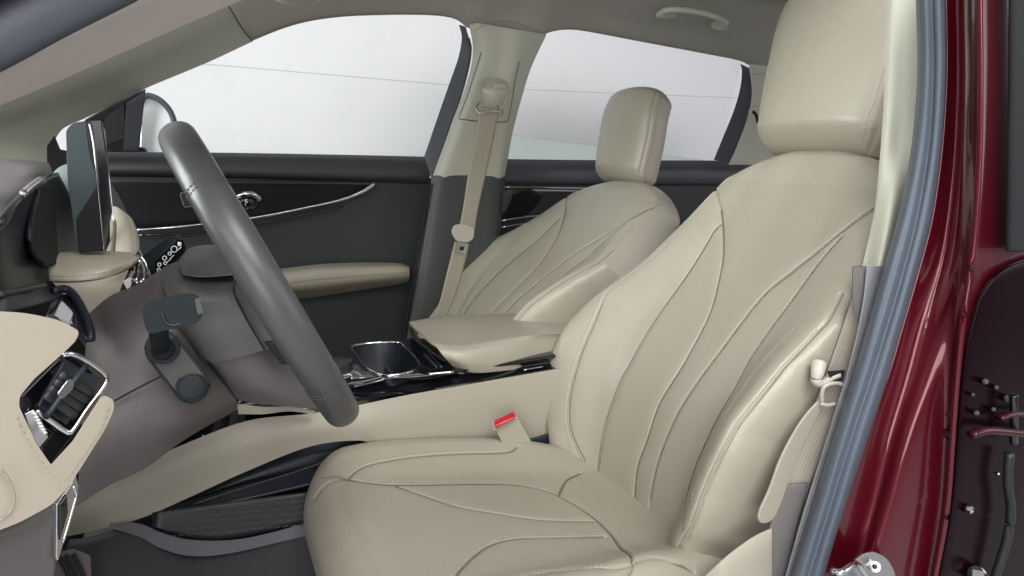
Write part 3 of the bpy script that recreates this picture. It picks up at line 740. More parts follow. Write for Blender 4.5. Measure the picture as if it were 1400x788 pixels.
# ================================================================= CENTRE CONSOLE
con = thing('centre_console', (.35,1.15,.3), 'centre console with cream side panel and gloss black top with cupholder', 'console')
loft('side_panel', [[(60,706,1.06),(110,678,1.06),(180,640,1.06),(260,604,1.06),(340,575,1.06),(420,566,1.06),(480,556,1.06),(560,540,1.06),(660,523,1.06),(770,504,1.06),(860,490,1.06)],
                    [(60,722,1.05),(115,700,1.05),(180,672,1.05),(260,634,1.05),(340,607,1.05),(420,588,1.05),(480,580,1.05),(560,574,1.055),(660,560,1.06),(770,545,1.06),(860,535,1.06)],
                    [(60,740,1.06),(120,728,1.06),(190,710,1.06),(260,680,1.06),(330,648,1.06),(420,612,1.06),(480,603,1.06),(510,608,1.065),(560,640,1.07),(700,640,1.07),(860,640,1.07)]], M['beigepl'], con, nu=90, nv=30, thick=.03, bevel=.006)
# gloss black top with the cupholder opening cut out of it
ZT = .766
cup_px = [(482,474),(496,471),(515,469),(535,468.5),(548,470),(556,477),(564,485),(571,493),(574,499),(570,505),(558,510),(543,513),(528,514),(514,511),(503,505),(495,497),(488,487),(482,479)]
gt = loft('gloss_top', [[(330,567,1.072),(400,561,1.072),(470,552,1.072),(560,537,1.072),(660,520,1.072),(790,499,1.072)],
                   [U(330,558,1.085),U(400,550,1.085),U(470,531,1.095),U(500,526,1.10),U(520,521,1.105),U(540,518,1.105),U(584,517,1.10),U(620,510,1.10),U(660,508,1.09),U(790,490,1.09)],
                   [UZ(x, y, ZT) for x, y in [(330,556),(400,547),(470,527),(500,522),(520,517),(540,515.5),(584,513),(620,507),(660,500),(790,480)]],
                   [UZ(x, y, ZT) for x, y in [(330,535),(400,520),(470,500),(500,494),(520,492),(545,491),(584,490),(620,480),(660,475),(790,462)]],
                   [UZ(x, y, ZT) for x, y in [(330,515),(400,492),(455,472),(485,467),(520,464),(555,463),(590,462),(620,455),(660,450),(790,438)]]], M['piano'], con, nu=200, nv=110, thick=0, bevel=0)
def inside(px, py, poly):
    c = False; n = len(poly)
    for i in range(n):
        x1, y1 = poly[i]; x2, y2 = poly[i-1]
        if (y1 > py) != (y2 > py) and px < (x2-x1)*(py-y1)/(y2-y1)+x1: c = not c
    return c
def pj(p):
    q = p-CAM; z = q.dot(FW); return 700+F*q.dot(RT)/z, 394-F*q.dot(UP)/z
bmx = bmesh.new(); bmx.from_mesh(gt.data); og = wloc(con)
bmesh.ops.delete(bmx, geom=[f for f in bmx.faces if inside(*pj(f.calc_center_median()+og), cup_px)], context='FACES')
bmx.to_mesh(gt.data); bmx.free()
sweep('bright_line', [(325,566,1.062),(400,561,1.062),(470,550,1.062)], M['satin'], con, rad=.0012, n=24, ns=6)
sweep('gloss_lip', [(484,529,1.088),(500,525,1.088),(518,521,1.09),(530,517,1.092),(540,516,1.095)], M['satin'], con, rad=.0013, n=20, ns=8)
plate('reflection_patch', [UZ(x, y, ZT+.0015) for x, y in [(477,499),(489,498),(496,505),(505,511),(513,515),(480,518)]], M['satin'], con, thick=.001, bevel=0)  # satin patch standing in for a pale reflection on the gloss top
sweep('reflection_streak', [UZ(585,512,ZT+.001),UZ(605,510,ZT+.001),UZ(620,509,ZT+.001)], M['chrome'], con, rad=.0026, n=8, ns=8)  # white reflection on the gloss black, put in as a chrome streak
sweep('reflection_streak', [(716,506,1.075),(730,503.5,1.075),(742,501.5,1.075)], M['chrome'], con, rad=.0016, n=8, ns=8)  # another reflection put in as chrome, further back on the gloss edge
cupw = [UZ(x, y, ZT+.001) for x, y in cup_px]
sweep('cup_holder_ring', cupw, M['chrome'], con, rad=.0022, rad2=.0030, n=120, ns=10, closed=True)
cc = [Vector(p) for p in cr(cupw, 60, True)]
cen = sum(cc, Vector())/60
rings = [cc, [cen+(p-cen)*.96+Vector((0,0,-.02)) for p in cc], [cen+(p-cen)*.80+Vector((0,0,-.075)) for p in cc], [cen+(p-cen)*.72+Vector((0,0,-.09)) for p in cc], [cen+(p-cen)*.2+Vector((0,0,-.09)) for p in cc]]
V = [p for r_ in rings for p in r_]; Fc = [(i*60+j, i*60+(j+1) % 60, (i+1)*60+(j+1) % 60, (i+1)*60+j) for i in range(4) for j in range(60)]+[tuple(240+j for j in range(60))]
link('cup_well', mesh(V, Fc), mat('cup_lining', (.014,.017,.024), .3), con)
box('cup_divider', cen+Vector((.01,0,-.055)), (.006,.09,.05), M['navy'], con, bevel=.002)
sweep('switch_ridge', [UZ(580,484,ZT+.002),UZ(590,494,ZT+.002),UZ(597,502,ZT+.002)], M['belt'], con, rad=.002, n=8, ns=8)
sweep('switch_ridge', [UZ(585,481,ZT+.002),UZ(596,493,ZT+.002),UZ(604,502,ZT+.002)], M['satin'], con, rad=.0010, n=8, ns=8)
kp = UZ(462,510,ZT)
kn = cyl('rotary_knob', kp, kp+Vector((0,0,.022)), .026, M['black'], con)
cyl('knob_ring', kp, kp+Vector((0,0,.005)), .029, M['chrome'], kn)
# front end pieces under the dash
loft('front_tray', [[(324,552,1.04),(360,556,1.04),(400,556,1.04),(432,562,1.04)],[(326,566,1.03),(360,566,1.03),(395,562,1.03),(430,566,1.03)]], M['beigepl'], con, nu=20, nv=6, thick=.01, bevel=.003)
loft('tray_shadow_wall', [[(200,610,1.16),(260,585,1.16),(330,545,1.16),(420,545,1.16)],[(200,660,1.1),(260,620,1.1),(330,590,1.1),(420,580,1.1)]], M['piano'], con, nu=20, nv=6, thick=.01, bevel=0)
sweep('bright_clip', [(277,595,1.09),(281,601,1.09)], M['chrome'], con, rad=.0018, n=4, ns=6)
# armrest lid
ar_top = [[(563,442,1.38),(600,433,1.40),(680,429,1.40),(770,430,1.40),(860,436,1.40)],
          [(560,441,1.27),(600,438,1.27),(680,438,1.27),(770,440,1.27),(860,448,1.27)],
          [(585,464,1.125),(625,468,1.11),(690,460,1.11),(760,454,1.11),(860,452,1.125)],
          [(597,474,1.095),(635,477,1.08),(695,468,1.085),(760,461,1.105),(860,458,1.105)],
          [(606,487,1.082),(640,494,1.068),(695,487,1.08),(760,480,1.105),(860,474,1.105)],
          [(620,502,1.088),(650,510,1.076),(700,506,1.085),(760,500,1.105),(860,490,1.105)]]
ar = loft('armrest_lid', ar_top, M['leather'], con, nu=70, nv=50, thick=.035, bevel=.008)
def lineY(P): return (cr(pts(P), 60), [Vector((0,-.7,.7))]*60)
dashes('stitching', [lineY([(600,472,1.090),(635,475,1.074),(695,466,1.074),(750,460,1.098)])], M['thread'], ar)
loft('armrest_base', [[(562,446,1.36),(566,458,1.26),(590,478,1.15),(610,492,1.12)],[(580,470,1.36),(590,480,1.26),(606,492,1.17),(622,505,1.13)]], M['black'], con, nu=20, nv=6, thick=.01, bevel=.002)
# storage bin below the sweep
loft('storage_wall', [[(180,690,1.14),(260,672,1.14),(340,636,1.14),(420,606,1.14),(470,598,1.14),(520,610,1.14)],
                      [(180,720,1.14),(260,690,1.13),(340,662,1.12),(420,640,1.12),(470,630,1.12),(520,630,1.12)],
                      [(180,760,1.16),(260,745,1.15),(340,735,1.14),(420,720,1.14),(480,715,1.14),(530,715,1.14)]], M['navy'], con, nu=40, nv=24, thick=.01, bevel=0)
loft('storage_ledge', [[(215,695,1.10),(280,678,1.10),(340,660,1.10),(420,642,1.10),(500,625,1.10)],[(205,703,1.06),(280,692,1.06),(340,680,1.06),(420,662,1.06),(500,640,1.06)]], M['navy'], con, nu=30, nv=6, thick=.012, bevel=.004)
sweep('ledge_line', [(262,690,1.055),(330,668,1.055),(420,640,1.055),(480,618,1.06)], M['black'], con, rad=.002, n=24, ns=6)
net = []
V = []; Fc = []
random.seed(2)
for r_ in range(6):
    for c_ in range(22):
        x = 222+c_*11+(r_ % 2)*5.5; y = 701+r_*7.2-(x-222)*.085 + 1.0*(r_)
        if y > 735 or (y > 735-(x-300)*.12 and x > 300): continue
        a, b_ = U(x, y+1, 1.045), U(x+7, y-1, 1.045); i0 = len(V)
        for p in (a, b_):
            V += [p+Vector((0,0,.0009)), p+Vector((0,-.0009,0)), p+Vector((0,0,-.0009)), p+Vector((0,.0009,0))]
        Fc += [(i0+j, i0+(j+1) % 4, i0+4+(j+1) % 4, i0+4+j) for j in range(4)]
loft('net_pocket', [[(208,700,1.06),(300,688,1.06),(430,672,1.06)],[(208,722,1.05),(300,738,1.05),(430,712,1.05)]], M['black'], con, nu=20, nv=8, thick=.004, bevel=0)
link('pocket_mesh', mesh(V, Fc), M['belt'], con)

# ================================================================= FAR FRONT DOOR
fd = thing('passenger_front_door', (.2,1.88,.6), 'dark front passenger door beyond the wheel with cream armrest and bright trim strip', 'car door')
plate('door_panel', [(60,240,1.885),(600,244,1.885),(594,262,1.885),(582,300,1.885),(566,400,1.885),(548,500,1.885),(520,620,1.885),(60,620,1.885)], M['door'], fd, thick=.04, bevel=.004)
loft('door_top', [[(140,207.5,1.90),(300,208.5,1.90),(450,211,1.90),(584,214,1.90)],
                  [(140,218,1.865),(300,218,1.865),(450,220,1.865),(589,224,1.865)],
                  [(140,234,1.855),(300,236,1.855),(450,240,1.855),(588,242,1.855)],
                  [(140,242,1.88),(300,244,1.88),(450,248,1.88),(584,252,1.88)]], M['belt'], fd, nu=40, nv=16, thick=.03, bevel=.003)
loft('gloss_inlay', [[(150,247,1.865),(300,248,1.865),(420,249,1.865),(512,252,1.865)],
                     [(170,282,1.868),(280,282,1.868),(400,274,1.868),(502,260,1.868)],
                     [(180,312,1.868),(280,303,1.868),(400,288,1.868),(490,268,1.868)]], M['screen'], fd, nu=40, nv=10, thick=.01, bevel=.001)
sweep('inlay_edge', [(150,248,1.855),(300,249.5,1.855),(420,250.5,1.855),(510,252,1.855)], M['belt'], fd, rad=.0025, n=20, ns=6)
sweep('bright_trim', [(188,315,1.852),(240,311,1.85),(300,304,1.85),(360,296,1.848),(420,284,1.846),(465,274,1.846),(492,264,1.846),(506,256,1.848),(512,251,1.85)], M['chrome'], fd, rad=.003, rad2=.0048, n=70, ns=10, taper=lambda t: .8+.9*max(0, t-.75)*2)
sweep('lower_trim_edge', [(190,322,1.86),(260,318,1.86),(340,308,1.86),(420,293,1.86),(470,282,1.86)], M['piano'], fd, rad=.003, n=30, ns=6)
hd = sweep('door_handle', [(322,270,1.85),(334,266,1.83),(346,266,1.83),(356,273,1.84)], M['chrome'], fd, rad=.0055, rad2=.0075, n=20, ns=12)
cyl('handle_cup', U(340,276,1.862), U(340,276,1.868), .022, M['piano'], fd)
sw_ = plate('window_switch', poly_round([(246,264,1.858),(264,263,1.858),(270,281,1.858),(252,284,1.858)], 3), M['black'], fd, thick=.006, bevel=.001)
sweep('switch_frame', poly_round([(246,264,1.853),(264,263,1.853),(270,281,1.853),(252,284,1.853)], 3), M['satin'], sw_, rad=.0010, n=40, ns=6, closed=True)
for (x, y) in ((256,269),(260,277)): ring_mark(x, y, 1.852, .0028, sw_)
arm = loft('door_armrest', [[(380,368,1.86),(440,361,1.86),(500,359,1.86),(545,360,1.86),(559,364,1.86)],
                      [(384,374,1.79),(440,367,1.785),(500,365,1.785),(545,364,1.79),(560,367,1.80)],
                      [(390,386,1.775),(440,380,1.77),(500,376,1.77),(545,373,1.775),(560,373,1.79)],
                      [(396,398,1.785),(440,393,1.78),(500,386,1.78),(545,381,1.785),(560,379,1.80)],
                      [(400,410,1.86),(440,405,1.85),(500,396,1.85),(545,389,1.85),(558,385,1.86)]], M['beigepl'], fd, nu=50, nv=40, thick=.02, bevel=.004)
sweep('armrest_seam', [(392,387,1.768),(440,381,1.762),(500,376.5,1.762),(545,374,1.766),(558,373,1.78)], M['thread_dark'], arm, rad=.0008, n=30, ns=6)
# glass + frame of the far front door
plate('window_glass', [(120,207),(580,214),(622,95),(632,50),(622,20),(500,14),(400,22),(280,70),(120,150)], M['glass'], fd, thick=.004, bevel=0).data.polygons.foreach_set('use_smooth', [False])
def fpts(L_, off=0): return [UF(x, y, off) for x, y in L_]
loft('window_frame', [fpts([(627,34),(631,52),(626,80),(615,112),(600,155),(580,213)], -.01), fpts([(636,37),(643,66),(639,95),(628,135),(612,178),(596,226),(590,246)], -.035)], M['frame'], fd, nu=50, nv=8, thick=.03, bevel=.005)
sweep('frame_edge', fpts([(641,52),(644,68),(640,95),(629,135),(613,178),(594,240)], -.045), M['black'], fd, rad=.0025, n=50, ns=8)
# quarter sail panel in front of the glass
plate('mirror_sail', fpts([(112,208),(115,166),(150,146),(186,128),(199,123),(188,207)], -.005), M['black'], fd, thick=.02, bevel=.002)
plate('mirror_sail_inset', fpts([(142,200),(142,160),(170,142),(172,190)], -.012), M['door'], fd, thick=.01, bevel=.002)
loft('sail_bar', [fpts([(172,141),(168,207)], -.02), fpts([(199,124),(190,207)], -.02)], M['frame'], fd, nu=10, nv=6, thick=.02, bevel=.003)
mir = thing('side_mirror', UF(215,170,.22), 'far side door mirror with dark curved rim beyond the front window', 'mirror')
mp = [U(*p) for p in [(190,212,2.06),(192,140,2.06),(200,131,2.06),(215,135,2.06),(228,146,2.06),(236,160,2.06),(240,180,2.06),(243,212,2.06)]]
me = mesh([p+Vector((0,.02,0)) for p in mp], [tuple(range(len(mp)))]); face_cam(me)
ml = mat('mirror_face', (.80,.82,.86), .25, metal=.6); mods(link('mirror_glass', me, ml, mir), .03, .004, harden=True)
sweep('mirror_rim', mp[1:], M['frame'], mir, rad=.008, n=40, ns=10)
# corner glimpse beside A pillar
cl = plate('corner_trim', fpts([(64,200),(74,186),(82,205),(98,208),(98,242),(64,242)], -.06), M['matte'], fd, thick=.01, bevel=.002)
box('mirror_bracket', U(165,215,1.95), (.12,.06,.05), M['black'], mir, bevel=.01)

# ================================================================= FAR REAR DOOR
rd = thing('passenger_rear_door', (1.2,1.88,.6), 'dark rear passenger door behind the far seat with two bright trim lines', 'car door')
loft('door_top', [[(685,217,1.90),(800,218.5,1.90),(1000,219.5,1.90),(1100,222,1.90)],
                  [(685,228,1.865),(800,229,1.865),(1000,230,1.865),(1100,230,1.865)],
                  [(685,246,1.86),(800,248,1.86),(1000,248,1.86),(1100,248,1.86)],
                  [(685,252,1.88),(800,254,1.88),(1000,254,1.88),(1100,254,1.88)]], M['frame'], rd, nu=30, nv=14, thick=.03, bevel=.003)
plate('door_panel', [(682,250,1.89),(1120,250,1.89),(1120,480,1.89),(640,480,1.89)], M['black'], rd, thick=.04, bevel=.004)
loft('gloss_inlay', [[(688,258,1.87),(800,260,1.87),(900,262,1.87)],[(686,298,1.875),(760,296,1.875),(900,292,1.875)]], M['piano'], rd, nu=20, nv=6, thick=.01, bevel=.001)
sweep('bright_line', [(690,256,1.86),(760,257,1.86),(900,259,1.86)], M['chrome'], rd, rad=.0016, n=20, ns=6)
for dy in (0, 9): sweep('bright_trim', [(686,302+dy,1.862),(712,298+dy,1.86),(760,292+dy,1.86),(800,286+dy,1.86)], M['chrome'], rd, rad=.002, rad2=.003, n=20, ns=8)
plate('window_glass', [(690,218),(980,221),(1015,84),(880,55),(770,36),(735,60)], M['glass'], rd, thick=.004, bevel=0).data.polygons.foreach_set('use_smooth', [False])
loft('window_frame', [fpts([(1012,88),(1014,98),(1012,120),(1004,150),(990,185),(976,219)], -.01), fpts([(1024,94),(1028,104),(1029,130),(1024,160),(1010,195),(1000,222)], -.04)], M['frame'], rd, nu=40, nv=8, thick=.03, bevel=.005)

# ================================================================= CABIN SHELL
cab = thing('car_body', (.7,1.2,0), 'red car body with cloth roof lining, pillars and door opening around the seats', 'car body')
# far A pillar
loft('far_windscreen_pillar', [[UF(x, y, -.0) for x, y in [(346,57),(284,86),(198,122),(150,146),(115,163),(89,175),(78,188),(71,206),(71,232)]],
                [UF(x, y, -.07) for x, y in [(334,42),(265,72),(190,104),(130,130),(80,150),(45,165),(25,180),(10,200),(5,225)]],
                [UF(x, y, -.15) for x, y in [(322,24),(245,56),(160,92),(90,120),(30,145),(-20,165),(-50,180),(-60,200),(-65,225)]],
                [UF(x, y, -.22) for x, y in [(305,-12),(222,18),(120,58),(55,88),(-10,115),(-70,140),(-100,165),(-110,190),(-110,225)]]], M['trim'], cab, nu=60, nv=40, thick=.02, bevel=.004)
sweep('pillar_joint', [UF(x, y, o) for x, y, o in [(345,57,-.02),(333,42,-.085),(321,22,-.165),(311,6,-.23)]], M['matte'], cab, rad=.0012, n=24, ns=6)
# roof lining
e0 = [(318,68),(334,61),(350,54),(385,40),(420,30),(460,24),(500,21.5),(560,20.5),(600,22),(624,27),(645,40),(690,38),(728,52),(750,45),(770,41),(800,43),(880,58),(960,73),(1010,83),(1030,92),(1090,112),(1200,150)]
E0 = [UF(x, y, 0) for x, y in e0]
rows = [[p.copy() for p in E0], [p+Vector((0,-.03,.012)) for p in E0], [p+Vector((0,-.08,.045)) for p in E0]]
def roofz(p, y, z): return Vector((p.x, y, z))
rows.append([roofz(p, 1.52, 1.60 if p.x > .25 else 1.60-(.25-p.x)*.35) for p in E0])
rows.append([roofz(p, 1.2, 1.635 if p.x > .25 else 1.635-(.25-p.x)*.35) for p in E0])
rows.append([roofz(p, .85, 1.62 if p.x > .25 else 1.62-(.25-p.x)*.35) for p in E0])
rows.append([roofz(p, .62, 1.56 if p.x > .25 else 1.56-(.25-p.x)*.35) for p in E0])
for k, r_ in enumerate(rows):
    x0 = E0[0].x
    for i, p in enumerate(r_): p.x -= (0,.02,.07,.20,.28,.3,.3)[k]*max(0, 1-(E0[i].x-x0)/.35)
loft('roof_lining', rows, M['headliner'], cab, nu=140, nv=70, thick=.012, bevel=0)
plate('sunroof_opening', [UZ(1050,-60,1.575), UZ(1048,-4,1.575), UZ(1098,7,1.575), UZ(1170,-8,1.575), UZ(1200,-60,1.575)], M['matte'], cab, thick=.01, bevel=.003)
# grab handles
def grab(P, Y0, name='grab_handle'):
    pass
gh = sweep('grab_handle', [U(900,21,1.60),U(912,14,1.56),U(935,14,1.54),U(960,18,1.54),U(980,24,1.54),U(992,31,1.56),U(990,37,1.60)], M['trim'], cab, rad=.009, rad2=.008, n=50, ns=14)
plate('handle_mount', poly_round([(896,16,1.62),(925,10,1.62),(925,24,1.62),(904,26,1.62)], 5), M['trim'], gh, thick=.02, bevel=.005)
plate('handle_mount', poly_round([(972,30,1.62),(996,27,1.62),(994,42,1.62),(974,40,1.62)], 5), M['trim'], gh, thick=.02, bevel=.005)
loft('overhead_console', [[(372,-8,1.3),(380,3,1.3),(410,8,1.3),(432,6,1.3),(446,-6,1.3)],[(372,-20,1.2),(380,-20,1.2),(410,-20,1.2),(432,-20,1.2),(446,-20,1.2)]], M['lightpl'], cab, nu=24, nv=8, thick=.02, bevel=.005)
# far B pillar
bu = [UF(x, y, o) for x, y, o in [(641,34,-.05),(646,70,-.05),(638,112,-.05),(614,178,-.05),(590,244,-.05)]]
bm_ = [UF(x, y, o) for x, y, o in [(655,32,-.08),(662,70,-.08),(652,112,-.08),(628,178,-.08),(604,244,-.08)]]
bm2 = [UF(x, y, o) for x, y, o in [(715,42,-.08),(708,80,-.08),(700,112,-.08),(688,178,-.08),(680,244,-.08)]]
br = [UF(x, y, o) for x, y, o in [(748,47,-.03),(732,80,-.03),(720,112,-.03),(702,178,-.03),(690,244,-.03)]]
loft('far_centre_pillar', [bu, bm_, [a*.5+b_*.5 for a, b_ in zip(bm_, bm2)], bm2, br], M['trim'], cab, nu=40, nv=40, thick=.02, bevel=.003)
loft('far_pillar_base', [[(590,240,1.80),(580,290,1.80),(566,380,1.80),(556,440,1.80),(540,520,1.80)],
                         [(604,240,1.78),(596,290,1.78),(582,380,1.775),(572,440,1.77),(556,520,1.77)],
                         [(640,240,1.775),(636,290,1.775),(630,380,1.77),(625,440,1.765),(620,520,1.765)],
                         [(680,241,1.78),(676,290,1.78),(674,380,1.78),(668,440,1.78),(664,520,1.78)],
                         [(692,241,1.84),(686,290,1.84),(684,380,1.84),(680,440,1.84),(676,520,1.84)]], M['bpl'], cab, nu=40, nv=40, thick=.02, bevel=.003)
sweep('pillar_edge_line', [(588,250,1.79),(580,300,1.79),(565,385,1.79),(552,470,1.79)], M['matte'], cab, rad=.004, n=30, ns=8)
# belt height adjuster panel (line on pillar)
sweep('adjuster_panel_edge', [UF(x, y, -.085) for x, y in [(658,72),(640,128),(628,160),(630,163),(655,166),(690,167),(696,160),(704,112),(710,85)]], M['frame'], cab, rad=.0012, n=60, ns=6)
sweep('adjuster_upper_edge', [UF(x, y, -.085) for x, y in [(650,42),(665,33),(690,30),(715,34),(736,44)]], M['thread_dark'], cab, rad=.001, n=30, ns=6)
# far C pillar
loft('far_rear_pillar', [fpts([(1026,88),(1030,130),(1023,165),(1010,200),(998,226)], -.05), fpts([(1100,95),(1100,130),(1100,165),(1100,200),(1100,226)], -.08)], M['trim'], cab, nu=20, nv=12, thick=.02, bevel=.004)
sweep('rear_pillar_joint', fpts([(1028,102),(1045,101),(1060,103)], -.085), M['thread_dark'], cab, rad=.001, n=10, ns=6)
sweep('rear_pillar_joint', fpts([(1022,165),(1024,150),(1030,146),(1042,145)], -.085), M['thread_dark'], cab, rad=.001, n=20, ns=6)
sweep('belt_slot', fpts([(1030,153),(1034,158),(1036,168)], -.09), M['matte'], cab, rad=.005, n=8, ns=8)

# near A pillar: cloth trim, dark seal and body
loft('near_windscreen_pillar', [[(345,-5,.66),(231,45,.66),(132,89,.66),(66,118,.66),(-20,154,.66),(-120,198,.66)],
                     [(325,-14,.63),(218,33,.63),(118,78,.63),(54,106,.63),(-20,139,.63),(-120,184,.63)],
                     [(300,-35,.58),(190,12,.58),(90,58,.58),(30,86,.58),(-20,110,.58),(-120,156,.58)],
                     [(262,-20,.56),(214,-2,.56),(99,50,.56),(0,98,.56),(-20,108,.56),(-120,152,.56)]], M['pinkcloth'], cab, nu=40, nv=24, thick=.01, bevel=.002)
sweep('near_pillar_seal', [(300,-106,.53),(150,-34,.53),(60,10,.53),(-20,52,.53),(-120,100,.53)], M['frame'], cab, rad=.013, rad2=.020, n=40, ns=20)
loft('near_pillar_shell', [[(330,-130,.54),(150,-55,.54),(60,-12,.54),(-20,24,.54),(-120,74,.54)],[(200,-90,.50),(60,-40,.50),(0,-12,.50),(-60,18,.50),(-120,50,.50)]], M['black'], cab, nu=30, nv=8, thick=.02, bevel=.004)

# near B pillar, from cabin outwards
# upper cream trim strip
loft('near_pillar_trim', [[(1214,-30,.604),(1211,60,.604),(1208,140,.604),(1203,210,.604),(1195,290,.604),(1178,366,.604)],
                          [(1222,-30,.594),(1220,60,.594),(1216,140,.594),(1211,210,.594),(1200,290,.594),(1186,366,.594)],
                          [(1236,-30,.584),(1236,60,.584),(1233,140,.584),(1228,210,.584),(1216,290,.57),(1200,366,.565)],
                          [(1258,-30,.57),(1258,60,.57),(1256,140,.57),(1250,210,.57),(1236,290,.565),(1214,372,.56)]], M['trim'], cab, nu=50, nv=24, thick=.015, bevel=.002)
# lower dark trim
loft('near_pillar_base', [[(1166,364,.598),(1164,420,.598),(1143,500,.598),(1112,600,.598),(1080,700,.598),(1052,800,.598),(1036,860,.598)],
                          [(1190,364,.580),(1182,420,.580),(1164,500,.580),(1134,600,.580),(1102,700,.580),(1074,800,.580),(1056,860,.580)]], M['greytop'], cab, nu=40, nv=8, thick=.012, bevel=.002)
loft('pillar_foot_cover', [[(1072,664,.574),(1058,706,.574),(1032,784,.574),(1010,860,.574)],[(1106,660,.560),(1090,720,.560),(1074,784,.560),(1052,860,.560)]], M['greytop'], cab, nu=20, nv=6, thick=.008, bevel=.002)
plate('pillar_patch', [(1166,366,.572),(1189,366,.562),(1183,420,.562),(1175,452,.562),(1166,412,.572)], M['greytop'], cab, thick=.004, bevel=.001)
loft('flocked_strip', [[(1187,364,.558),(1180,420,.556),(1162,500,.552),(1131,600,.550),(1099,700,.548),(1071,800,.548),(1050,870,.548)],
                       [(1214,364,.553),(1200,420,.552),(1180,500,.548),(1146,600,.546),(1114,700,.543),(1086,800,.543),(1066,870,.543)]], M['fuzz'], cab, nu=60, nv=8, thick=.006, bevel=.001)
# the thick weatherstrip
sl = [[(1252,-60),(1252,0),(1254,100),(1246,200),(1229,290),(1207,370),(1193,420),(1170,500),(1138,600),(1110,690),(1088,760),(1064,840)],
      [(1274,-60),(1273,0),(1275,100),(1269,200),(1252,300),(1232,378),(1214,440),(1192,510),(1162,600),(1132,700),(1110,770),(1090,840)],
      [(1294,-60),(1293,0),(1294,100),(1288,200),(1276,290),(1262,350),(1236,440),(1216,510),(1190,590),(1160,680),(1132,770),(1116,840)]]
rows = []
for (fa, Yo) in ((0,.552),(.12,.536),(.32,.526),(.42,.5255),(.52,.526),(.62,.522),(.80,.517),(.94,.525),(1.0,.545)):
    r_ = []
    for a, b_, c in zip(*sl):
        q = [np.array(a)*(1-2*fa)+np.array(b_)*2*fa, np.array(b_)*(2-2*fa)+np.array(c)*(2*fa-1)][fa > .5]
        r_.append((q[0], q[1], Yo-.012))
    rows.append(r_)
loft('door_seal', rows, M['seal'], cab, nu=120, nv=60, thick=.006, bevel=0)
# red painted jamb
def jamb(P, Y): return [(x, y, Y) for x, y in P]
A0 = [(1293,-60),(1293,0),(1294,100),(1288,200),(1276,290),(1262,350),(1236,440),(1212,520),(1180,600),(1150,700),(1122,790),(1098,860)]
A1 = [(1312,-60),(1312,0),(1313,100),(1309,200),(1300,290),(1287,360),(1262,440),(1240,520),(1215,600),(1190,700),(1158,800),(1140,860)]
A2 = [(1318,-60),(1318,0),(1319,100),(1316,200),(1312,290),(1304,360),(1288,440),(1268,520),(1244,600),(1218,700),(1190,800),(1170,860)]
A3 = [(1328,-60),(1328,0),(1328,100),(1326,200),(1323,290),(1316,360),(1306,440),(1296,520),(1290,600),(1280,700),(1262,800),(1250,860)]
A4 = [(1340,-60),(1340,0),(1341,100),(1340,200),(1335,290),(1328,360),(1316,440),(1308,520),(1302,600),(1294,700),(1276,800),(1264,860)]
A5 = [(1352,-60),(1352,0),(1352,100),(1349,200),(1344,290),(1338,360),(1326,440),(1318,520),(1312,600),(1304,700),(1286,800),(1276,860)]
A6 = [(1384,-60),(1384,0),(1384,100),(1383,200),(1382,290),(1381,360),(1380,440),(1380,520),(1380,600),(1380,700),(1380,800),(1380,860)]
A7 = [(1440,-60),(1440,0),(1440,100),(1440,200),(1440,290),(1440,360),(1440,440),(1440,520),(1440,600),(1440,700),(1440,800),(1440,860)]
loft('painted_jamb', [jamb(A0,.548),jamb(A1,.540),jamb(A2,.515),jamb(A3,.500),jamb(A4,.485),jamb(A5,.490),jamb(A6,.494),jamb(A7,.500)], M['paint'], cab, nu=120, nv=110, thick=.01, bevel=0)
sweep('jamb_flange', jamb(A4, .482), M['paint'], cab, rad=.0035, rad2=.003, n=90, ns=12)
# striker
stk = thing('door_striker', U(1180,775,.50), 'bolted silver door latch striker on the red jamb at the bottom', 'latch')
plate('striker_plate', poly_round([(1158,778,.500,10),(1176,760,.500,12),(1194,754,.500,12),(1212,762,.500,12),(1224,782,.500,10),(1230,830,.500,4),(1150,830,.500,4)], 10), M['satin'], stk, thick=.006, bevel=.002)
sweep('striker_loop', [(1139,781,.475),(1150,783,.465),(1164,774,.47),(1172,772,.48),(1186,790,.48),(1190,806,.49)], M['chrome'], stk, rad=.0042, n=30, ns=14)
cyl('striker_bolt', U(1196,775,.494), U(1196,775,.502), .0075, M['satin'], stk)
cyl('bolt_socket', U(1196,775,.4935), U(1196,775,.496), .0035, M['black'], stk, n=6, bevel=0)

# near rear door edge with hinge and wiring boot
nrd = thing('driver_side_rear_door', (1.1,.5,.6), 'dark glossy edge of the rear door with hinge at the right border', 'car door')
loft('door_edge', [jamb([(1386,-60),(1386,100),(1384,200),(1383,290),(1382,345)],.470), jamb([(1440,-60),(1440,100),(1440,200),(1440,290),(1440,345)],.47)], M['matte'], nrd, nu=30, nv=8, thick=.02, bevel=.004)
loft('door_shut_face', [jamb([(1340,410),(1325,470),(1316,540),(1310,620),(1302,700),(1284,800),(1276,860)],.484), jamb([(1372,370),(1366,450),(1356,540),(1352,620),(1350,700),(1346,800),(1340,860)],.482), jamb([(1440,345),(1440,450),(1440,540),(1440,620),(1440,700),(1440,800),(1440,860)],.484)], mat('shut_face_reflection', (.007,.001,.003), .25, spec=.12), nrd, nu=40, nv=16, thick=.01, bevel=.002)  # body red taken almost to black: the dark reflection is in the colour
hp = mat('hinge_paint', (.035,.002,.007), .3, spec=.3, coat=.25)
sweep('hinge', [(1328,595,.468),(1345,589,.466),(1372,590,.464),(1420,596,.462)], hp, nrd, rad=.007, rad2=.0055, n=30, ns=14)
sweep('hinge_leaf', [(1366,572,.470),(1385,566,.468),(1420,568,.466)], hp, nrd, rad=.006, rad2=.004, n=20, ns=14)
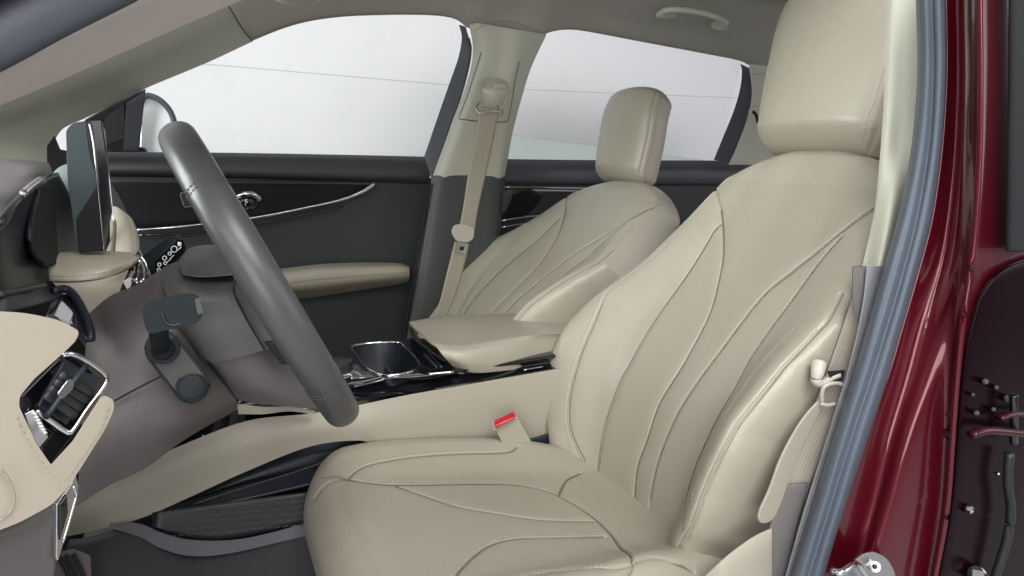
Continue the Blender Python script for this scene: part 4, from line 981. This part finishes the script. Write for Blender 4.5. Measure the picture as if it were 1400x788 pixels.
for (x, y, r_) in ((1347,522,.004),(1362,530,.003),(1378,545,.005),(1335,565,.0035),(1358,560,.003),(1386,572,.004),(1330,540,.0025)):
    cyl('hinge_bolt', U(x, y, .474), U(x, y, .482), r_, M['black'], nrd)
cyl('hinge_pin', U(1386,540,.468), U(1386,606,.468), .005, M['piano'], nrd)
cyl('hinge_bolt', U(1325,697,.476), U(1325,697,.482), .006, M['piano'], nrd)
cyl('check_bolt', U(1365,648,.478), U(1365,648,.484), .0018, M['chrome'], nrd)
sweep('wiring_boot', [(1380,620,.468),(1378,660,.466),(1382,700,.466),(1376,740,.466),(1362,785,.468),(1350,830,.47)], M['black'], nrd, rad=.0060, n=40, ns=14)
ball('latch_lump', U(1334,790,.474), .016, M['piano'], nrd, sc=(1,.5,.7)) if False else cyl('lower_bolt', U(1336,786,.468), U(1336,786,.482), .012, M['piano'], nrd)

# ================================================================= SEAT BELTS
fb = thing('passenger_seat_belt', (.7,1.75,1.3), 'cream seat belt hanging down the far centre pillar from its height adjuster', 'seat belt', 'front seat belts')
def strap(name, L_, m, parent, uvw=.046):
    """L_ = list of (left px,py,Y),(right px,py,Y)"""
    a = cr(pts([l for l, r_ in L_]), 60); b_ = cr(pts([r_ for l, r_ in L_]), 60)
    V = []; uv = []; s = 0
    for i in range(60):
        if i: s += np.linalg.norm((a[i]+b_[i]-a[i-1]-b_[i-1])/2)
        for k in range(9): V.append(a[i]*(1-k/8)+b_[i]*(k/8)); uv.append((k/8*uvw, s))
    me = mesh(V, [(i*9+k, (i+1)*9+k, (i+1)*9+k+1, i*9+k+1) for i in range(59) for k in range(8)])
    ul = me.uv_layers.new(name='UVMap')
    for lp in me.loops: ul.data[lp.index].uv = uv[lp.vertex_index]
    face_cam(me)
    return mods(link(name, me, m, parent), .0014, 0)
strap('upper_strap', [((656,146,1.69),(683,150,1.69)),((650,190,1.70),(674,195,1.70)),((640,240,1.70),(663,245,1.70)),((634,280,1.70),(654,285,1.70)),((627,318,1.695),(648,322,1.695))], M['webbing'], fb)
strap('lower_strap', [((622,330,1.70),(642,334,1.70)),((612,370,1.70),(632,374,1.70)),((602,410,1.69),(620,412,1.69)),((592,440,1.68),(608,440,1.68)),((584,470,1.68),(600,470,1.68))], M['webbing'], fb)
an = loft('belt_anchor', [[(664,108,1.70),(680,107,1.69),(694,112,1.70)],[(660,122,1.67),(678,124,1.66),(694,124,1.67)],[(661,134,1.68),(676,139,1.67),(688,138,1.68)],[(664,146,1.70),(676,149,1.69),(686,147,1.70)]], M['lightpl'], fb, nu=20, nv=24, thick=.02, bevel=.004)
plate('anchor_slot', poly_round([(675,114,1.665),(692,116,1.675),(691,122,1.67),(675,121,1.662)], 2), M['trim'], an, thick=.004, bevel=.001)
sweep('belt_loop', [(656,141,1.68),(651,147,1.67),(655,155,1.665),(668,152,1.66),(682,153,1.665),(686,158,1.67),(686,148,1.68),(680,142,1.68)], M['satin'], fb, rad=.0028, n=50, ns=10)
tg = plate('belt_tongue', poly_round([(620,308,1.68,8),(632,306,1.68),(648,312,1.68),(648,326,1.68),(640,332,1.68),(624,330,1.68),(617,318,1.68,6)], 4), M['lightpl'], fb, thick=.012, bevel=.003)
plate('tongue_blade', poly_round([(626,331,1.682),(640,333,1.682),(636,347,1.682),(625,345,1.682)], 2), M['chrome'], tg, thick=.003, bevel=.0006)
plate('tongue_slot', [(629,337,1.6805),(635,338,1.6805),(633,343,1.6805),(628,342,1.6805)], M['black'], tg, thick=.001, bevel=0)
nb = thing('driver_seat_belt', (.7,.58,1.0), 'cream seat belt running down beside the near seat inside the door opening', 'seat belt', 'front seat belts')
strap('strap', [((1165,408,.585),(1186,408,.570)),((1143,474,.584),(1176,474,.567)),((1118,543,.583),(1155,543,.565)),((1089,617,.580),(1128,617,.563)),((1072,664,.579),(1108,664,.562)),((1055,714,.579),(1090,714,.562))], M['webgrey'], nb)
tn = sweep('belt_guide', [(1120,496,.580),(1118,508,.575),(1116,520,.575),(1124,524,.572),(1136,516,.565),(1148,512,.560)], M['lightpl'], nb, rad=.0085, rad2=.0075, n=30, ns=16, taper=lambda t: 1.15-.6*t)
plate('guide_recess', poly_round([(1130,508,.562),(1156,506,.556),(1152,521,.556),(1138,522,.562)], 3), M['matte'], nb, thick=.004, bevel=.001)
sweep('belt_stop', [(1124,550,.568),(1124,538,.566),(1128,528,.563),(1142,524,.560),(1152,526,.557)], M['lightpl'], nb, rad=.0026, n=24, ns=10)
sweep('belt_stop', [(1122,552,.568),(1132,554,.564),(1142,552,.560)], M['lightpl'], nb, rad=.0026, n=12, ns=10)
# buckle
bk = thing('seat_belt_buckle', U(700,600,1.0), 'cream seat belt buckle with red release button beside the near seat', 'buckle')
Yb = 1.02
plate('buckle_body', poly_round([(674,580,Yb,3),(704,565,Yb,3),(726,603,Yb,3),(724,614,Yb,3),(690,612,Yb,3)], 3), M['beigepl'], bk, thick=.022, bevel=.004)
loft('buckle_top', [[(673,577,1.015),(688,569,1.015),(703,563,1.015)],[(675,590,1.008),(690,580,1.008),(708,571,1.008)]], M['beigepl'], bk, nu=10, nv=6, thick=.02, bevel=.003)
plate('release_button', poly_round([(675,576,1.004),(702,563,1.004),(706,570,1.003),(678,586,1.003)], 1.5), M['red'], bk, thick=.012, bevel=.0015)
plate('tongue_slot', [(677,582,1.0015),(702,570,1.0015),(704,572,1.0015),(678,584.5,1.0015)], mat('slot_red', (.75,.10,.12), .3), bk, thick=.001, bevel=0)
loft('gap_filler', [[(722,602,1.055),(745,596,1.055),(800,580,1.055)],[(722,640,1.05),(745,640,1.05),(800,650,1.05)]], M['navy'], con, nu=10, nv=6, thick=.01, bevel=.002)
loft('seat_bracket', [[(748,620,1.03),(770,610,1.03),(790,612,1.03)],[(765,640,1.01),(785,645,1.01),(805,655,1.01)]], M['beigepl'], seat, nu=10, nv=6, thick=.02, bevel=.004)

# ================================================================= FLOOR OF THE CAR, PEDAL
box('dash_core', (-.42,1.2,.77), (.40,1.15,.50), M['matte'], dash, bevel=.03)
cf = loft('car_floor', [[Vector((-.6,.50,.30)),Vector((.2,.50,.30)),Vector((1.9,.50,.30))],[Vector((-.6,1.10,.28)),Vector((.2,1.10,.28)),Vector((1.9,1.10,.28))],[Vector((-.6,1.9,.28)),Vector((.2,1.9,.28)),Vector((1.9,1.9,.28))]], M['carpet'], cab, nu=20, nv=20, thick=.02, bevel=0)
loft('tunnel_carpet', [[(60,738,1.07),(120,735,1.07),(190,718,1.07),(260,740,1.08),(330,740,1.08),(430,712,1.08)],
                       [(60,770,1.03),(140,752,1.03),(200,742,1.04),(260,765,1.05),(340,752,1.05),(430,728,1.05)],
                       [(60,860,.98),(140,860,.98),(200,860,.98),(260,860,1.0),(340,860,1.0),(430,860,1.0)]], M['carpet'], cab, nu=50, nv=24, thick=.01, bevel=0)
loft('carpet_edge', [[(150,716,1.055),(190,716,1.05),(220,728,1.045),(260,738,1.045),(320,738,1.045),(380,726,1.05),(440,708,1.055)],
                     [(150,722,1.048),(190,734,1.04),(220,750,1.035),(260,760,1.03),(310,757,1.03),(380,742,1.04),(440,728,1.05)]], M['carpetl'], cab, nu=50, nv=8, thick=.02, bevel=.006)
ped = thing('footrest_pedal', U(100,775,.95), 'black ribbed foot pedal low under the dash at the left', 'pedal')
plate('pedal_pad', poly_round([(78,756,.955),(100,750,.96),(124,760,.96),(126,840,.94),(70,840,.94)], 5), M['greypl'], ped, thick=.015, bevel=.003)
for k in range(3):
    sweep('pedal_rib', [(80+k*10,760-k,.950),(92+k*10,782,.945),(102+k*9,812,.94)], M['matte'], ped, rad=.0026, n=10, ns=8)

# ================================================================= STUDIO
def struct(o): o['kind'] = 'structure'; return o
gm = mesh([Vector((-30,-30,0)),Vector((30,-30,0)),Vector((30,30,0)),Vector((-30,30,0))], [(0,1,2,3)]); struct(link('ground', gm, M['groundm']))
YW = 4.6
wl = box('wall', (2,YW+.1,2.5), (22,.2,5.0), M['wall'], bevel=0); struct(wl)
# joint line across the wall
def on_wall(px, py, o=0): return U(px, py, YW-o)
jt = sweep('wall_joint', [on_wall(150,78,.0), on_wall(280,88), on_wall(600,115), on_wall(730,123), on_wall(1005,134), on_wall(1100,139)], M['line'], None, rad=.0035, n=30, ns=6)
struct(jt)
lw = plate('low_partition', [U(600,172,3.9),U(695,184,3.9),U(945,217,3.9),U(1000,224,3.9),U(1000,420,3.9),U(600,420,3.9)], M['band'], None, thick=.08, bevel=.004)
tag(lw, 'low grey green partition seen through the bottom of the rear window', 'partition')

# ================================================================= LIGHTS, WORLD, CAMERA
def area(name, loc, tgt, size, power, colr=(1,1,1), sy=None):
    l = bpy.data.lights.new(name, 'AREA'); l.energy = power; l.size = size; l.color = colr
    if sy: l.shape = 'RECTANGLE'; l.size_y = sy
    o = bpy.data.objects.new(name, l); col.objects.link(o); o.location = loc
    o.rotation_euler = (Vector(tgt)-Vector(loc)).to_track_quat('-Z', 'Y').to_euler(); return o
area('cushion_fill', (.25,-.9,2.7), (.3,.9,.6), 1.5, 58, (1,.985,.97), 1.2)  # unseen fill, added to light the cushion from above
area('key_lamp', (-1.9,-1.1,2.5), (.4,.9,.8), 2.0, 36, (1,.985,.97), 1.6)
area('windscreen_lamp', (-1.9,1.5,1.72), (.7,1.35,.95), 1.1, 60, (.94,1,.955), 1.2)
area('jamb_fill', (3.4,-1.3,2.1), (.9,.5,1.2), 2.2, 24, (1,.98,.99), 2.2)  # unseen softbox, added for a bright reflection on the red jamb
area('front_fill', (-1.0,-1.7,1.2), (.1,1.2,1.3), 1.6, 36, (1,.99,.98), 1.4)  # unseen fill, added to brighten the pillars and inner faces
area('wall_fill', (2.0,2.5,2.7), (2.0,4.6,1.6), 9, 19, (1,.99,1), .8)  # unseen strip above the view, added to brighten the studio wall
area('wall_fill', (2.0,2.5,.35), (2.0,4.6,1.3), 9, 44, (1,.99,1), .8)  # second added strip, hidden low behind the door, evens out the wall
w = bpy.data.worlds.new('World'); scn.world = w; w.use_nodes = True
wn = w.node_tree; bg = wn.nodes['Background']; bg.inputs[1].default_value = .56
tcw = wn.nodes.new('ShaderNodeTexCoord'); nz = wn.nodes.new('ShaderNodeTexNoise'); nz.inputs['Scale'].default_value = 1.6; nz.inputs['Detail'].default_value = 1
rw = wn.nodes.new('ShaderNodeValToRGB'); rw.color_ramp.elements[0].position = .40; rw.color_ramp.elements[0].color = (.16,.16,.18,1)
rw.color_ramp.elements[1].position = .60; rw.color_ramp.elements[1].color = (1.0,1.0,1.02,1)
wn.links.new(tcw.outputs['Generated'], nz.inputs['Vector']); wn.links.new(nz.outputs['Fac'], rw.inputs['Fac']); wn.links.new(rw.outputs['Color'], bg.inputs['Color'])
cd = bpy.data.cameras.new('camera'); co = bpy.data.objects.new('camera', cd); col.objects.link(co)
co.location = CAM; cd.sensor_width = 36; cd.lens = 36*F/1400; cd.clip_start = .02; cd.clip_end = 200
co.rotation_euler = FW.to_track_quat('-Z', 'Y').to_euler(); scn.camera = co
scn.render.engine = 'CYCLES'
scn.view_settings.view_transform = 'Standard'; scn.view_settings.look = 'None'; scn.view_settings.gamma = 1; scn.view_settings.exposure = 0
scn.render.resolution_x = 1024; scn.render.resolution_y = 576
